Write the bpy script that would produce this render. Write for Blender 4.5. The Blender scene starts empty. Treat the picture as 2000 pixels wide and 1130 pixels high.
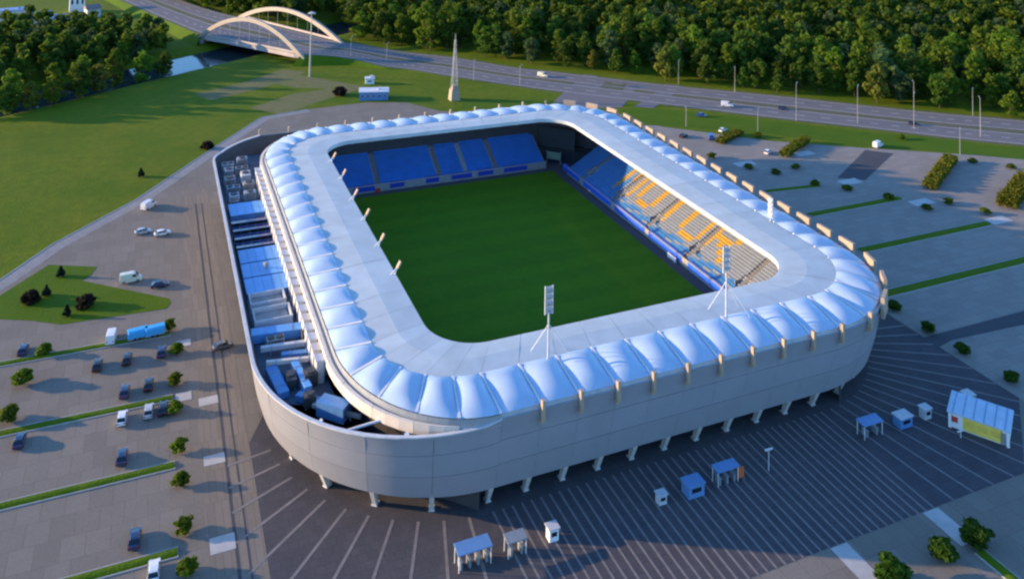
import bpy, bmesh, math, random
import numpy as np
from mathutils import Vector, Matrix

random.seed(7)
rng = np.random.default_rng(7)
S = bpy.context.scene
COL = S.collection
PI = math.pi

# ------------------------------------------------------------------ camera
CAM = np.array([-93.526, -211.520, 109.606])
YAW, PITCH, ROLL, FPX = -0.39782, -0.05481, 0.01952, 1.24702 * 1333
PPY = 565 - 944.28            # row of the optical axis: the photo is a level view with the lens shifted down
cy, sy = math.cos(YAW), math.sin(YAW)
FW = np.array([-sy * math.cos(PITCH), cy * math.cos(PITCH), -math.sin(PITCH)])
RT = np.array([cy, sy, 0.0])
UP = np.cross(RT, FW)
RT, UP = math.cos(ROLL) * RT + math.sin(ROLL) * UP, -math.sin(ROLL) * RT + math.cos(ROLL) * UP
cam_data = bpy.data.cameras.new('camera')
cam = bpy.data.objects.new('camera', cam_data)
COL.objects.link(cam)
M = Matrix(((RT[0], UP[0], -FW[0], CAM[0]), (RT[1], UP[1], -FW[1], CAM[1]), (RT[2], UP[2], -FW[2], CAM[2]), (0, 0, 0, 1)))
cam.matrix_world = M
cam_data.sensor_width = 36
cam_data.lens = 36 * FPX / 2000
cam_data.shift_y = -944.28 / 2000
cam_data.clip_start = 1
cam_data.clip_end = 6000
S.camera = cam

# ------------------------------------------------------------------ world, sun, exposure
SUN_EL = math.radians(10.8)
SUN_DIR = Vector((-0.905, 0.425, 0)).normalized() * math.cos(SUN_EL) + Vector((0, 0, math.sin(SUN_EL)))
world = bpy.data.worlds.new('World')
S.world = world
world.use_nodes = True
wn = world.node_tree
sky = wn.nodes.new('ShaderNodeTexSky')
sky.sky_type = 'NISHITA'
sky.sun_disc = False
sky.sun_elevation = SUN_EL
sky.sun_rotation = math.atan2(SUN_DIR.x, SUN_DIR.y)
sky.altitude = 200
sky.air_density = 1.0
sky.dust_density = 0.4
sky.ozone_density = 5.0
wn.links.new(sky.outputs[0], wn.nodes['Background'].inputs[0])
wn.nodes['Background'].inputs[1].default_value = 0.15
sun_data = bpy.data.lights.new('sun', 'SUN')
sun_data.energy = 2.8
sun_data.angle = math.radians(0.6)
sun_data.color = (1.0, 0.69, 0.38)
sun = bpy.data.objects.new('sun', sun_data)
sun.rotation_euler = (-SUN_DIR).to_track_quat('-Z', 'Y').to_euler()
sun.location = (-150, 100, 120)
COL.objects.link(sun)
S.view_settings.view_transform = 'Standard'
S.view_settings.look = 'None'
S.view_settings.gamma = 1
S.view_settings.use_curve_mapping = False
S.view_settings.exposure = 1.85
S.render.engine = 'CYCLES'
S.cycles.filter_width = 2.4       # the photograph is soft


# ------------------------------------------------------------------ pixel -> place helpers (2000 x 1130 photo pixels)
def ray(px, py):
    return FW + RT * (px - 1000) / FPX - UP * (py - PPY) / FPX


def at(px, py, z=0.0):
    d = ray(px, py)
    return CAM + d * ((z - CAM[2]) / d[2])


def on_x(px, py, X):
    d = ray(px, py)
    return CAM + d * ((X - CAM[0]) / d[0])


def on_y(px, py, Y):
    d = ray(px, py)
    return CAM + d * ((Y - CAM[1]) / d[1])


def to_px(P):
    d = np.asarray(P, float) - CAM
    z = d @ FW
    return 1000 + FPX * (d @ RT) / z, PPY - FPX * (d @ UP) / z, z


# ------------------------------------------------------------------ materials
def new_mat(name):
    m = bpy.data.materials.new(name)
    m.use_nodes = True
    return m, m.node_tree, m.node_tree.nodes['Principled BSDF']


def mat(name, col, rough=0.7, var=0.12, scale=1.0, metal=0.0, bump=0.0, col2=None, spec=0.5, rand=0.0, coat=0.0):
    """procedural material: base colour mottled by noise at two scales, optional second colour and bump"""
    m, nt, b = new_mat(name)
    L = nt.links
    tc = nt.nodes.new('ShaderNodeTexCoord')
    n1 = nt.nodes.new('ShaderNodeTexNoise')
    n1.inputs['Scale'].default_value = scale
    n1.inputs['Detail'].default_value = 6
    n1.inputs['Roughness'].default_value = 0.65
    L.new(tc.outputs['Object'], n1.inputs['Vector'])
    cr = nt.nodes.new('ShaderNodeValToRGB')
    c = np.array(col)
    if col2 is None:
        a, d = c * (1 - var), c * (1 + var)
    else:
        a, d = c, np.array(col2)
    cr.color_ramp.elements[0].position = 0.32
    cr.color_ramp.elements[1].position = 0.68
    cr.color_ramp.elements[0].color = (*a, 1)
    cr.color_ramp.elements[1].color = (*np.minimum(d, 1), 1)
    L.new(n1.outputs['Fac'], cr.inputs['Fac'])
    out = cr.outputs['Color']
    if rand > 0:
        oi = nt.nodes.new('ShaderNodeObjectInfo')
        hs = nt.nodes.new('ShaderNodeHueSaturation')
        mr = nt.nodes.new('ShaderNodeMapRange')
        mr.inputs['To Min'].default_value = 1 - rand
        mr.inputs['To Max'].default_value = 1 + rand
        L.new(oi.outputs['Random'], mr.inputs['Value'])
        L.new(mr.outputs['Result'], hs.inputs['Value'])
        L.new(out, hs.inputs['Color'])
        out = hs.outputs['Color']
    L.new(out, b.inputs['Base Color'])
    b.inputs['Roughness'].default_value = rough
    b.inputs['Metallic'].default_value = metal
    b.inputs['Specular IOR Level'].default_value = spec
    if coat:
        b.inputs['Coat Weight'].default_value = coat
    if bump > 0:
        n2 = nt.nodes.new('ShaderNodeTexNoise')
        n2.inputs['Scale'].default_value = scale * 6
        n2.inputs['Detail'].default_value = 4
        L.new(tc.outputs['Object'], n2.inputs['Vector'])
        bp = nt.nodes.new('ShaderNodeBump')
        bp.inputs['Strength'].default_value = bump
        bp.inputs['Distance'].default_value = 0.05
        L.new(n2.outputs['Fac'], bp.inputs['Height'])
        L.new(bp.outputs['Normal'], b.inputs['Normal'])
    return m


def ground_mat(name, cols, scales, rough=0.9, bump=0.3, bump_scale=3.0, bricks=None, spec=0.12):
    """ground: three colours mixed by two noises of different size, fine grain, optional paver courses"""
    m, nt, b = new_mat(name)
    L = nt.links
    tc = nt.nodes.new('ShaderNodeTexCoord')

    def noise(s, det=5):
        n = nt.nodes.new('ShaderNodeTexNoise')
        n.inputs['Scale'].default_value = s
        n.inputs['Detail'].default_value = det
        n.inputs['Roughness'].default_value = 0.6
        L.new(tc.outputs['Object'], n.inputs['Vector'])
        r = nt.nodes.new('ShaderNodeMapRange')
        r.inputs['From Min'].default_value = 0.36
        r.inputs['From Max'].default_value = 0.64
        L.new(n.outputs['Fac'], r.inputs['Value'])
        return r.outputs['Result']

    def mix(f, a, c):
        x = nt.nodes.new('ShaderNodeMix')
        x.data_type = 'RGBA'
        L.new(f, x.inputs[0])
        for s, v in ((6, a), (7, c)):
            if isinstance(v, tuple):
                x.inputs[s].default_value = (*v, 1)
            else:
                L.new(v, x.inputs[s])
        return x.outputs[2]
    c = mix(noise(scales[0]), cols[0], cols[1])
    f2 = noise(scales[1])
    mul = nt.nodes.new('ShaderNodeMath')
    mul.operation = 'MULTIPLY'
    mul.inputs[1].default_value = 0.6
    L.new(f2, mul.inputs[0])
    c = mix(mul.outputs[0], c, cols[2])
    f3 = noise(scales[1] * 6, 8)
    m3 = nt.nodes.new('ShaderNodeMath')
    m3.operation = 'MULTIPLY'
    m3.inputs[1].default_value = 0.5
    L.new(f3, m3.inputs[0])
    c = mix(m3.outputs[0], c, tuple(0.78 * v for v in cols[0]))
    if bricks:
        bt = nt.nodes.new('ShaderNodeTexBrick')
        bt.inputs['Scale'].default_value = 1.0
        bt.inputs['Brick Width'].default_value = bricks[0]
        bt.inputs['Row Height'].default_value = bricks[1]
        bt.inputs['Mortar Size'].default_value = bricks[2]
        bt.inputs['Color1'].default_value = (1, 1, 1, 1)
        bt.inputs['Color2'].default_value = (0.86, 0.86, 0.86, 1)
        bt.inputs['Mortar'].default_value = (0.7, 0.7, 0.7, 1)
        L.new(tc.outputs['Object'], bt.inputs['Vector'])
        x = nt.nodes.new('ShaderNodeMix')
        x.data_type = 'RGBA'
        x.blend_type = 'MULTIPLY'
        x.inputs[0].default_value = 1.0
        L.new(c, x.inputs[6])
        L.new(bt.outputs['Color'], x.inputs[7])
        c = x.outputs[2]
    L.new(c, b.inputs['Base Color'])
    b.inputs['Roughness'].default_value = rough
    b.inputs['Specular IOR Level'].default_value = spec
    if bump:
        n = nt.nodes.new('ShaderNodeTexNoise')
        n.inputs['Scale'].default_value = bump_scale
        n.inputs['Detail'].default_value = 6
        L.new(tc.outputs['Object'], n.inputs['Vector'])
        bp = nt.nodes.new('ShaderNodeBump')
        bp.inputs['Strength'].default_value = bump
        bp.inputs['Distance'].default_value = 0.2
        L.new(n.outputs['Fac'], bp.inputs['Height'])
        L.new(bp.outputs['Normal'], b.inputs['Normal'])
    return m


def leaf_mat(name, dark, light, rand=0.25):
    m, nt, b = new_mat(name)
    L = nt.links
    tc = nt.nodes.new('ShaderNodeTexCoord')
    n = nt.nodes.new('ShaderNodeTexNoise')
    n.inputs['Scale'].default_value = 0.45
    n.inputs['Detail'].default_value = 5
    L.new(tc.outputs['Object'], n.inputs['Vector'])
    cr = nt.nodes.new('ShaderNodeValToRGB')
    cr.color_ramp.elements[0].position = 0.35
    cr.color_ramp.elements[1].position = 0.7
    cr.color_ramp.elements[0].color = (*dark, 1)
    cr.color_ramp.elements[1].color = (*light, 1)
    L.new(n.outputs['Fac'], cr.inputs['Fac'])
    oi = nt.nodes.new('ShaderNodeObjectInfo')
    hs = nt.nodes.new('ShaderNodeHueSaturation')
    for k, (lo, hi) in (('Value', (1 - rand, 1 + rand)), ('Hue', (0.485, 0.515))):
        mr = nt.nodes.new('ShaderNodeMapRange')
        mr.inputs['To Min'].default_value = lo
        mr.inputs['To Max'].default_value = hi
        L.new(oi.outputs['Random'], mr.inputs['Value'])
        L.new(mr.outputs['Result'], hs.inputs[k])
    L.new(cr.outputs['Color'], hs.inputs['Color'])
    L.new(hs.outputs['Color'], b.inputs['Base Color'])
    b.inputs['Roughness'].default_value = 0.75
    b.inputs['Specular IOR Level'].default_value = 0.25
    tr = nt.nodes.new('ShaderNodeBsdfTranslucent')
    L.new(hs.outputs['Color'], tr.inputs['Color'])
    ad = nt.nodes.new('ShaderNodeMixShader')
    ad.inputs[0].default_value = 0.5
    L.new(b.outputs[0], ad.inputs[1])
    L.new(tr.outputs[0], ad.inputs[2])
    L.new(ad.outputs[0], nt.nodes['Material Output'].inputs['Surface'])
    return m


MT = {}
MT['field'] = ground_mat('field_grass', [(0.066, 0.120, 0.002), (0.104, 0.152, 0.003), (0.160, 0.165, 0.010)], (0.014, 0.06), bump=0.6, bump_scale=1.5)
MT['lawn'] = ground_mat('lawn_grass', [(0.050, 0.118, 0.003), (0.076, 0.138, 0.004), (0.100, 0.135, 0.006)], (0.08, 0.5), bump=0.6, bump_scale=2.0)
MT['verge'] = ground_mat('dry_verge', [(0.13, 0.125, 0.085), (0.10, 0.11, 0.055), (0.15, 0.14, 0.11)], (0.05, 0.3), bump=0.4)
MT['track_earth'] = ground_mat('track_earth', [(0.16, 0.15, 0.06), (0.13, 0.145, 0.035), (0.20, 0.18, 0.10)], (0.05, 0.3), bump=0.4)
MT['pitch'] = ground_mat('pitch_grass', [(0.044, 0.134, 0.004), (0.062, 0.160, 0.005), (0.080, 0.168, 0.007)], (0.045, 0.4), bump=0.3)
MT['paving'] = ground_mat('lot_paving', [(0.215, 0.190, 0.160), (0.240, 0.212, 0.178), (0.205, 0.180, 0.155)], (0.045, 0.35), bump=0.15, bricks=(3.6, 5.0, 0.05))
MT['lot_right'] = ground_mat('lot_concrete', [(0.270, 0.240, 0.212), (0.295, 0.260, 0.228), (0.255, 0.236, 0.215)], (0.04, 0.3), bump=0.15, bricks=(5.0, 2.5, 0.05))
MT['promenade'] = ground_mat('promenade_paving', [(0.225, 0.192, 0.158), (0.25, 0.215, 0.175), (0.21, 0.183, 0.155)], (0.08, 0.5), bump=0.1, bricks=(1.2, 8.0, 0.06))
MT['plaza'] = ground_mat('plaza_paving', [(0.086, 0.081, 0.090), (0.108, 0.099, 0.104), (0.076, 0.074, 0.086)], (0.05, 0.4), bump=0.1, bricks=(1.6, 1.6, 0.04))
MT['asphalt'] = ground_mat('road_asphalt', [(0.165, 0.158, 0.165), (0.185, 0.175, 0.178), (0.15, 0.145, 0.152)], (0.05, 0.3), bump=0.1)
MT['dark_asphalt'] = ground_mat('dark_asphalt', [(0.075, 0.075, 0.085), (0.09, 0.088, 0.095), (0.07, 0.07, 0.08)], (0.1, 0.5), bump=0.1)
MT['path'] = ground_mat('footpath_slabs', [(0.29, 0.28, 0.275), (0.33, 0.31, 0.30), (0.27, 0.265, 0.27)], (0.1, 0.6), bump=0.1, bricks=(1.2, 1.2, 0.06))
MT['stripe'] = mat('pale_paver', (0.185, 0.165, 0.16), 0.85, 0.18, 0.8)
MT['slab'] = mat('pale_slab', (0.40, 0.39, 0.38), 0.85, 0.12, 0.5)
MT['kerb'] = mat('kerb_stone', (0.36, 0.34, 0.32), 0.85, 0.12, 0.8)
MT['paint'] = mat('road_paint', (0.62, 0.61, 0.58), 0.7, 0.12, 2.0)
MT['cushion'] = mat('roof_cushion_film', (0.50, 0.66, 0.86), 0.30, 0.06, 0.35, spec=0.6)
MT['membrane'] = mat('roof_membrane', (0.57, 0.64, 0.66), 0.6, 0.10, 0.22, rand=0.05)
for _k in ('cushion', 'membrane'):
    _nt = MT[_k].node_tree
    _p = _nt.nodes['Principled BSDF']
    _t = _nt.nodes.new('ShaderNodeBsdfTranslucent')
    _t.inputs['Color'].default_value = (0.75, 0.80, 0.86, 1)
    _x = _nt.nodes.new('ShaderNodeMixShader')
    _x.inputs[0].default_value = 0.28
    _nt.links.new(_p.outputs[0], _x.inputs[1])
    _nt.links.new(_t.outputs[0], _x.inputs[2])
    _nt.links.new(_x.outputs[0], _nt.nodes['Material Output'].inputs['Surface'])
MT['facade'] = mat('facade_metal', (0.305, 0.308, 0.34), 0.45, 0.05, 0.25, metal=0.1, rand=0.01, spec=0.35)
MT['fascia'] = mat('fascia_metal', (0.60, 0.54, 0.48), 0.6, 0.08, 0.4, rand=0.04)
MT['fin'] = mat('fin_concrete', (0.36, 0.28, 0.20), 0.75, 0.12, 0.6, rand=0.06)
MT['column'] = mat('column_concrete', (0.55, 0.53, 0.50), 0.7, 0.1, 0.6)
MT['concrete'] = mat('stand_concrete', (0.27, 0.28, 0.30), 0.85, 0.15, 0.5)
MT['aisle'] = mat('aisle_concrete', (0.20, 0.19, 0.18), 0.85, 0.15, 0.7)
MT['aisle_pale'] = mat('aisle_pale_concrete', (0.36, 0.36, 0.35), 0.85, 0.15, 0.7)
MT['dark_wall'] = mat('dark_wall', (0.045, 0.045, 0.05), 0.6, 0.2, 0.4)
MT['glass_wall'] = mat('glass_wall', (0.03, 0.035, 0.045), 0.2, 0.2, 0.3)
MT['steel'] = mat('steel', (0.42, 0.42, 0.43), 0.45, 0.1, 0.8, metal=0.6)
MT['white_steel'] = mat('white_steel', (0.66, 0.66, 0.66), 0.5, 0.06, 0.8)
MT['seat_blue'] = mat('seat_blue', (0.024, 0.23, 0.70), 0.5, 0.14, 0.25)
MT['seat_blue_lit'] = mat('seat_lit_blue', (0.05, 0.24, 0.56), 0.5, 0.12, 0.25)  # lighter copy of the blue seats: the lit tone is put into the colour
MT['seat_grey'] = mat('seat_grey', (0.27, 0.31, 0.37), 0.55, 0.1, 0.5)
MT['seat_yellow'] = mat('seat_yellow', (0.60, 0.36, 0.03), 0.55, 0.1, 0.5)
MT['banner_blue'] = mat('banner_blue', (0.012, 0.11, 0.62), 0.5, 0.12, 0.5)
MT['banner_navy'] = mat('banner_navy', (0.015, 0.05, 0.40), 0.5, 0.12, 0.5)
MT['white'] = mat('white_paint', (0.75, 0.75, 0.74), 0.5, 0.05, 0.8)
MT['red'] = mat('red_paint', (0.45, 0.04, 0.03), 0.5, 0.1, 0.8)
MT['orange'] = mat('orange_paint', (0.60, 0.13, 0.03), 0.5, 0.1, 0.8)
MT['yellow'] = mat('yellow_paint', (0.80, 0.58, 0.10), 0.5, 0.1, 0.8)
MT['blue_sheet'] = mat('blue_sheet', (0.13, 0.34, 0.66), 0.45, 0.1, 0.4, rand=0.08)
MT['sky_blue'] = mat('sky_blue_tarp', (0.05, 0.38, 0.72), 0.5, 0.1, 0.8)
MT['canopy_blue'] = mat('canopy_blue', (0.12, 0.25, 0.47), 0.5, 0.1, 0.8)
MT['solar'] = mat('solar_glass', (0.012, 0.025, 0.14), 0.15, 0.2, 0.6)
MT['solar_edge'] = mat('solar_frame', (0.12, 0.18, 0.34), 0.4, 0.1, 0.6, metal=0.4)
MT['duct'] = mat('galvanised_duct', (0.33, 0.36, 0.40), 0.45, 0.12, 0.8, metal=0.4)
MT['duct_blue'] = mat('blue_duct', (0.08, 0.22, 0.46), 0.5, 0.15, 0.8)
MT['unit'] = mat('grey_unit', (0.30, 0.29, 0.28), 0.6, 0.15, 0.8)
MT['unit_pale'] = mat('pale_unit', (0.48, 0.50, 0.53), 0.6, 0.12, 0.8)
MT['deck'] = mat('roof_deck', (0.075, 0.10, 0.14), 0.8, 0.25, 0.35)
MT['bark'] = mat('bark', (0.07, 0.05, 0.035), 0.9, 0.25, 3.0)
MT['tyre'] = mat('tyre', (0.02, 0.02, 0.02), 0.85, 0.2, 3.0)
MT['rim'] = mat('wheel_rim', (0.4, 0.4, 0.42), 0.35, 0.1, 3.0, metal=0.8)
MT['car_glass'] = mat('car_glass', (0.015, 0.02, 0.03), 0.08, 0.1, 1.0)
MT['lamp_glass'] = mat('lamp_glass', (0.42, 0.44, 0.46), 0.15, 0.05, 2.0)
MT['tail_red'] = mat('tail_red', (0.35, 0.01, 0.01), 0.3, 0.05, 2.0)
MT['roof_tile'] = mat('roof_tile', (0.22, 0.16, 0.14), 0.8, 0.2, 0.8)
MT['roof_blue'] = mat('roof_blue', (0.15, 0.26, 0.46), 0.6, 0.1, 0.5)
MT['roof_pale'] = mat('roof_pale', (0.58, 0.60, 0.63), 0.6, 0.08, 0.5)
MT['render_wall'] = mat('render_wall', (0.55, 0.53, 0.49), 0.8, 0.08, 0.5)
MT['earth'] = mat('earth', (0.085, 0.06, 0.045), 0.95, 0.3, 0.8, bump=0.5)
MT['bridge'] = mat('bridge_arch', (0.36, 0.31, 0.26), 0.6, 0.08, 0.4)
MT['bridge_deck'] = mat('bridge_deck', (0.42, 0.37, 0.36), 0.7, 0.1, 0.3)
wm, wnt, wb = new_mat('river_water')
wb.inputs['Base Color'].default_value = (0.02, 0.035, 0.04, 1)
wb.inputs['Roughness'].default_value = 0.08
_n = wnt.nodes.new('ShaderNodeTexNoise')
_n.inputs['Scale'].default_value = 0.6
_b = wnt.nodes.new('ShaderNodeBump')
_b.inputs['Strength'].default_value = 0.15
wnt.links.new(_n.outputs['Fac'], _b.inputs['Height'])
wnt.links.new(_b.outputs['Normal'], wb.inputs['Normal'])
MT['water'] = wm
LEAF = [leaf_mat('leaf_dark', (0.040, 0.086, 0.007), (0.095, 0.168, 0.016)),
        leaf_mat('leaf_mid', (0.066, 0.135, 0.007), (0.160, 0.235, 0.018)),
        leaf_mat('leaf_olive', (0.100, 0.128, 0.012), (0.205, 0.225, 0.035)),
        leaf_mat('leaf_blue', (0.050, 0.100, 0.028), (0.115, 0.175, 0.060))]
LEAF_BUSH = leaf_mat('leaf_bush', (0.070, 0.125, 0.005), (0.165, 0.215, 0.012), 0.18)
LEAF_HEDGE = leaf_mat('leaf_hedge', (0.085, 0.125, 0.008), (0.215, 0.205, 0.018), 0.12)
LEAF_RED = leaf_mat('leaf_purple', (0.012, 0.010, 0.008), (0.030, 0.022, 0.015), 0.15)
LEAF_CONIFER = leaf_mat('leaf_conifer', (0.008, 0.022, 0.014), (0.020, 0.045, 0.024), 0.15)
CARPAINT = {}
for k, c in dict(white=(0.72, 0.72, 0.72), silver=(0.42, 0.43, 0.45), black=(0.012, 0.013, 0.016), navy=(0.015, 0.03, 0.085),
                 grey=(0.09, 0.095, 0.10), blue=(0.03, 0.09, 0.28), cream=(0.66, 0.66, 0.50)).items():
    CARPAINT[k] = mat('car_paint_' + k, c, 0.3, 0.03, 0.5, coat=0.6)


# ------------------------------------------------------------------ mesh builder
class MB:
    def __init__(s):
        s.v, s.f, s.m = [], [], []

    def add(s, verts, faces, mi=0):
        o = len(s.v)
        s.v.extend([tuple(map(float, v)) for v in verts])
        s.f.extend([tuple(i + o for i in f) for f in faces])
        s.m.extend([mi] * len(faces))
        return s

    def box(s, c, size, rz=0.0, mi=0, taper=1.0, rx=0.0, ry=0.0):
        hx, hy, hz = size[0] / 2, size[1] / 2, size[2] / 2
        P = []
        R_ = Matrix.Rotation(rz, 3, 'Z') @ Matrix.Rotation(ry, 3, 'Y') @ Matrix.Rotation(rx, 3, 'X')
        for z, t in ((-hz, 1.0), (hz, taper)):
            for x, y in ((-hx, -hy), (hx, -hy), (hx, hy), (-hx, hy)):
                q = R_ @ Vector((x * t, y * t, z))
                P.append((c[0] + q.x, c[1] + q.y, c[2] + q.z))
        return s.add(P, [(3, 2, 1, 0), (4, 5, 6, 7), (0, 1, 5, 4), (1, 2, 6, 5), (2, 3, 7, 6), (3, 0, 4, 7)], mi)

    def tube(s, a, b, ra, rb=None, n=8, mi=0, cap=True):
        rb = ra if rb is None else rb
        a, b = Vector(a), Vector(b)
        d = (b - a).normalized()
        t = d.orthogonal().normalized()
        w = d.cross(t)
        P = []
        for c, r in ((a, ra), (b, rb)):
            for i in range(n):
                q = c + (t * math.cos(2 * PI * i / n) + w * math.sin(2 * PI * i / n)) * r
                P.append(tuple(q))
        F = [(i, (i + 1) % n, n + (i + 1) % n, n + i) for i in range(n)]
        if cap:
            F += [tuple(range(n))[::-1], tuple(range(n, 2 * n))]
        return s.add(P, F, mi)

    def prism(s, poly, z0, z1, mi=0):
        n = len(poly)
        P = [(x, y, z0) for x, y in poly] + [(x, y, z1) for x, y in poly]
        F = [tuple(range(n))[::-1], tuple(range(n, 2 * n))] + [(i, (i + 1) % n, n + (i + 1) % n, n + i) for i in range(n)]
        return s.add(P, F, mi)

    def mesh(s, name, mats, smooth=False):
        me = bpy.data.meshes.new(name)
        me.from_pydata(s.v, [], s.f)
        for m in (mats if isinstance(mats, (list, tuple)) else [mats]):
            me.materials.append(m)
        if any(s.m):
            me.polygons.foreach_set('material_index', s.m)
        if smooth:
            me.polygons.foreach_set('use_smooth', [True] * len(s.f))
        me.update()
        return me

    def build(s, name, mats, parent=None, smooth=False, **kw):
        return link(name, s.mesh(name, mats, smooth), parent, **kw)


def link(name, me, parent=None, loc=None, rz=0.0, scale=None):
    o = bpy.data.objects.new(name, me)
    COL.objects.link(o)
    if parent is not None:
        o.parent = parent
    if loc is not None:
        o.location = loc
    if rz:
        o.rotation_euler = (0, 0, rz)
    if scale is not None:
        o.scale = scale
    return o


def tag(o, label=None, cat=None, group=None, kind=None):
    if label:
        o['label'] = label
    if cat:
        o['category'] = cat
    if group:
        o['group'] = group
    if kind:
        o['kind'] = kind
    return o


def thing(name, label, cat, loc=(0, 0, 0), rz=0.0, group=None):
    o = link(name, None, None, loc, rz)
    o.empty_display_size = 0.5
    return tag(o, label, cat, group)


def struct(name, mb, m, parent=None, **kw):
    o = mb.build(name, m, parent, **kw)
    if parent is None:
        o['kind'] = 'structure'
    return o


def sheet(poly, z):
    """flat sheet from a polygon, triangulated"""
    bm = bmesh.new()
    vs = [bm.verts.new((x, y, z)) for x, y in poly]
    f = bm.faces.new(vs)
    if f.normal.z < 0:
        f.normal_flip()
    bmesh.ops.triangulate(bm, faces=bm.faces[:])
    bm.normal_update()
    for f in bm.faces:
        if f.normal.z < 0:
            f.normal_flip()
    mb = MB()
    bm.verts.index_update()
    mb.add([v.co[:] for v in bm.verts], [tuple(v.index for v in f.verts) for f in bm.faces])
    bm.free()
    return mb


def px_poly(pts, z=0.0):
    return [tuple(at(x, y, z)[:2]) for x, y in pts]


# ------------------------------------------------------------------ the setting: ground, river, paving, roads
BR_C = np.array([-40.1, 284.9])               # bridge centre
BR_D = np.array([0.570, -0.821])              # along the road
BR_N = np.array([0.821, 0.570])               # across the road, along the river


def ground_z(x, y):
    """flat, with a river bed crossing under the bridge"""
    d = (x - BR_C[0]) * BR_D[0] + (y - BR_C[1]) * BR_D[1]
    bank = np.clip((np.abs(d) - 10) / 12, 0, 1)
    bank = bank * bank * (3 - 2 * bank)
    return -3.2 * (1 - bank)


def axis(lo, hi, step, far):
    a = list(np.arange(lo, hi + 1e-6, step))
    e = step
    x = hi
    while x < far:
        e *= 1.7
        x += e
        a.append(x)
    x, e = lo, step
    while x > -far:
        e *= 1.7
        x -= e
        a.insert(0, x)
    return np.array(a)


gx, gy = axis(-240, 340, 6, 2600), axis(-180, 520, 6, 2600)
X, Y = np.meshgrid(gx, gy)
Z = ground_z(X, Y)
mb = MB()
nx, ny = len(gx), len(gy)
mb.v = list(map(tuple, np.stack([X.ravel(), Y.ravel(), Z.ravel()], 1).tolist()))
mb.f = [(j * nx + i, j * nx + i + 1, (j + 1) * nx + i + 1, (j + 1) * nx + i) for j in range(ny - 1) for i in range(nx - 1)]
mb.m = [0] * len(mb.f)
struct('ground', mb, MT['field'], smooth=True)
c0, c1 = BR_C - BR_N * 260, BR_C + BR_N * 420
struct('river', sheet([tuple(c0 - BR_D * 19), tuple(c1 - BR_D * 19), tuple(c1 + BR_D * 19), tuple(c0 + BR_D * 19)], -2.3), MT['water'])

# big paved apron round the stadium (left lot, north side); the right lot and the dark plaza lie on it
apron = [(-175.9, -180.3), (119.8, -180), (119.8, 39.5), (104.0, 76.4), (97.0, 101.7), (79.1, 129.8), (59.2, 119.3), (43.6, 124.1), (22.2, 137.2), (12.8, 152.7), (-3.4, 158.8),
         (-29.4, 157.1), (-48.7, 152.3), (-72.2, 116.5), (-94.1, 81.6), (-114.8, 57.0), (-124.7, 40.1), (-149.1, 7.1), (-175.8, -26.5)]
struct('paving', sheet(apron, 0.010), MT['paving'])
right_lot = [(74.6, -180), (300, -180), (300, -60), (275.7, -44.0), (211.1, 9.7), (155.1, 43.2), (130.6, 59.1), (106.7, 82.0), (97.5, 90.1), (74.6, 91.2)]
struct('right_car_park', sheet(right_lot, 0.022), MT['lot_right'])
plaza = [(-72.9, -43.2), (-72.9, -101.2), (55.5, -101.2), (74.6, -86.0), (74.6, 91.2), (50, 84), (-40, 84), (-62, 80), (-69.5, 66), (-69.5, -36)]
PLAZA = struct('plaza', sheet(plaza, 0.034), MT['plaza'])
struct('promenade', sheet([(-81.3, -140), (-72.92, -140), (-72.92, 83.9), (-81.3, 83.9)], 0.030), MT['promenade'])
mb = MB()
for x0, w in ((-77.4, 0.5), (-75.6, 0.35)):
    mb.add([(x0, -140, 0.042), (x0 + w, -140, 0.042), (x0 + w, 72, 0.042), (x0, 72, 0.042)], [(0, 1, 2, 3)])
struct('drainage_channel', mb, MT['dark_asphalt'])

# footpath along the big field
pl = [(-175.8, -26.5), (-149.1, 7.1), (-124.7, 40.1), (-114.8, 57.0), (-94.1, 81.6), (-72.2, 116.5), (-48.7, 152.3), (-29.4, 157.1)]


def strip(pl, w0, w1, z):
    mb = MB()
    P = []
    for i, p in enumerate(pl):
        a = np.array(pl[max(i - 1, 0)])
        b = np.array(pl[min(i + 1, len(pl) - 1)])
        d = (b - a) / np.linalg.norm(b - a)
        n = np.array([-d[1], d[0]])
        zz = z[i] if hasattr(z, '__len__') else z
        P += [(*(np.array(p) + n * w0), zz), (*(np.array(p) + n * w1), zz)]
    mb.add(P, [(2 * i, 2 * i + 1, 2 * i + 3, 2 * i + 2)[::-1] for i in range(len(pl) - 1)])
    return mb


struct('footpath', strip(pl, -4.2, 0.0, 0.026), MT['path'])
mb = MB()
for (a, b) in zip(pl[:-1], pl[1:]):
    a, b = np.array(a), np.array(b)
    d = b - a
    mb.box(((a + b)[0] / 2, (a + b)[1] / 2, 0.06), (np.linalg.norm(d), 0.25, 0.12), math.atan2(d[1], d[0]))
struct('path_kerb', mb, MT['kerb'])

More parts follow.
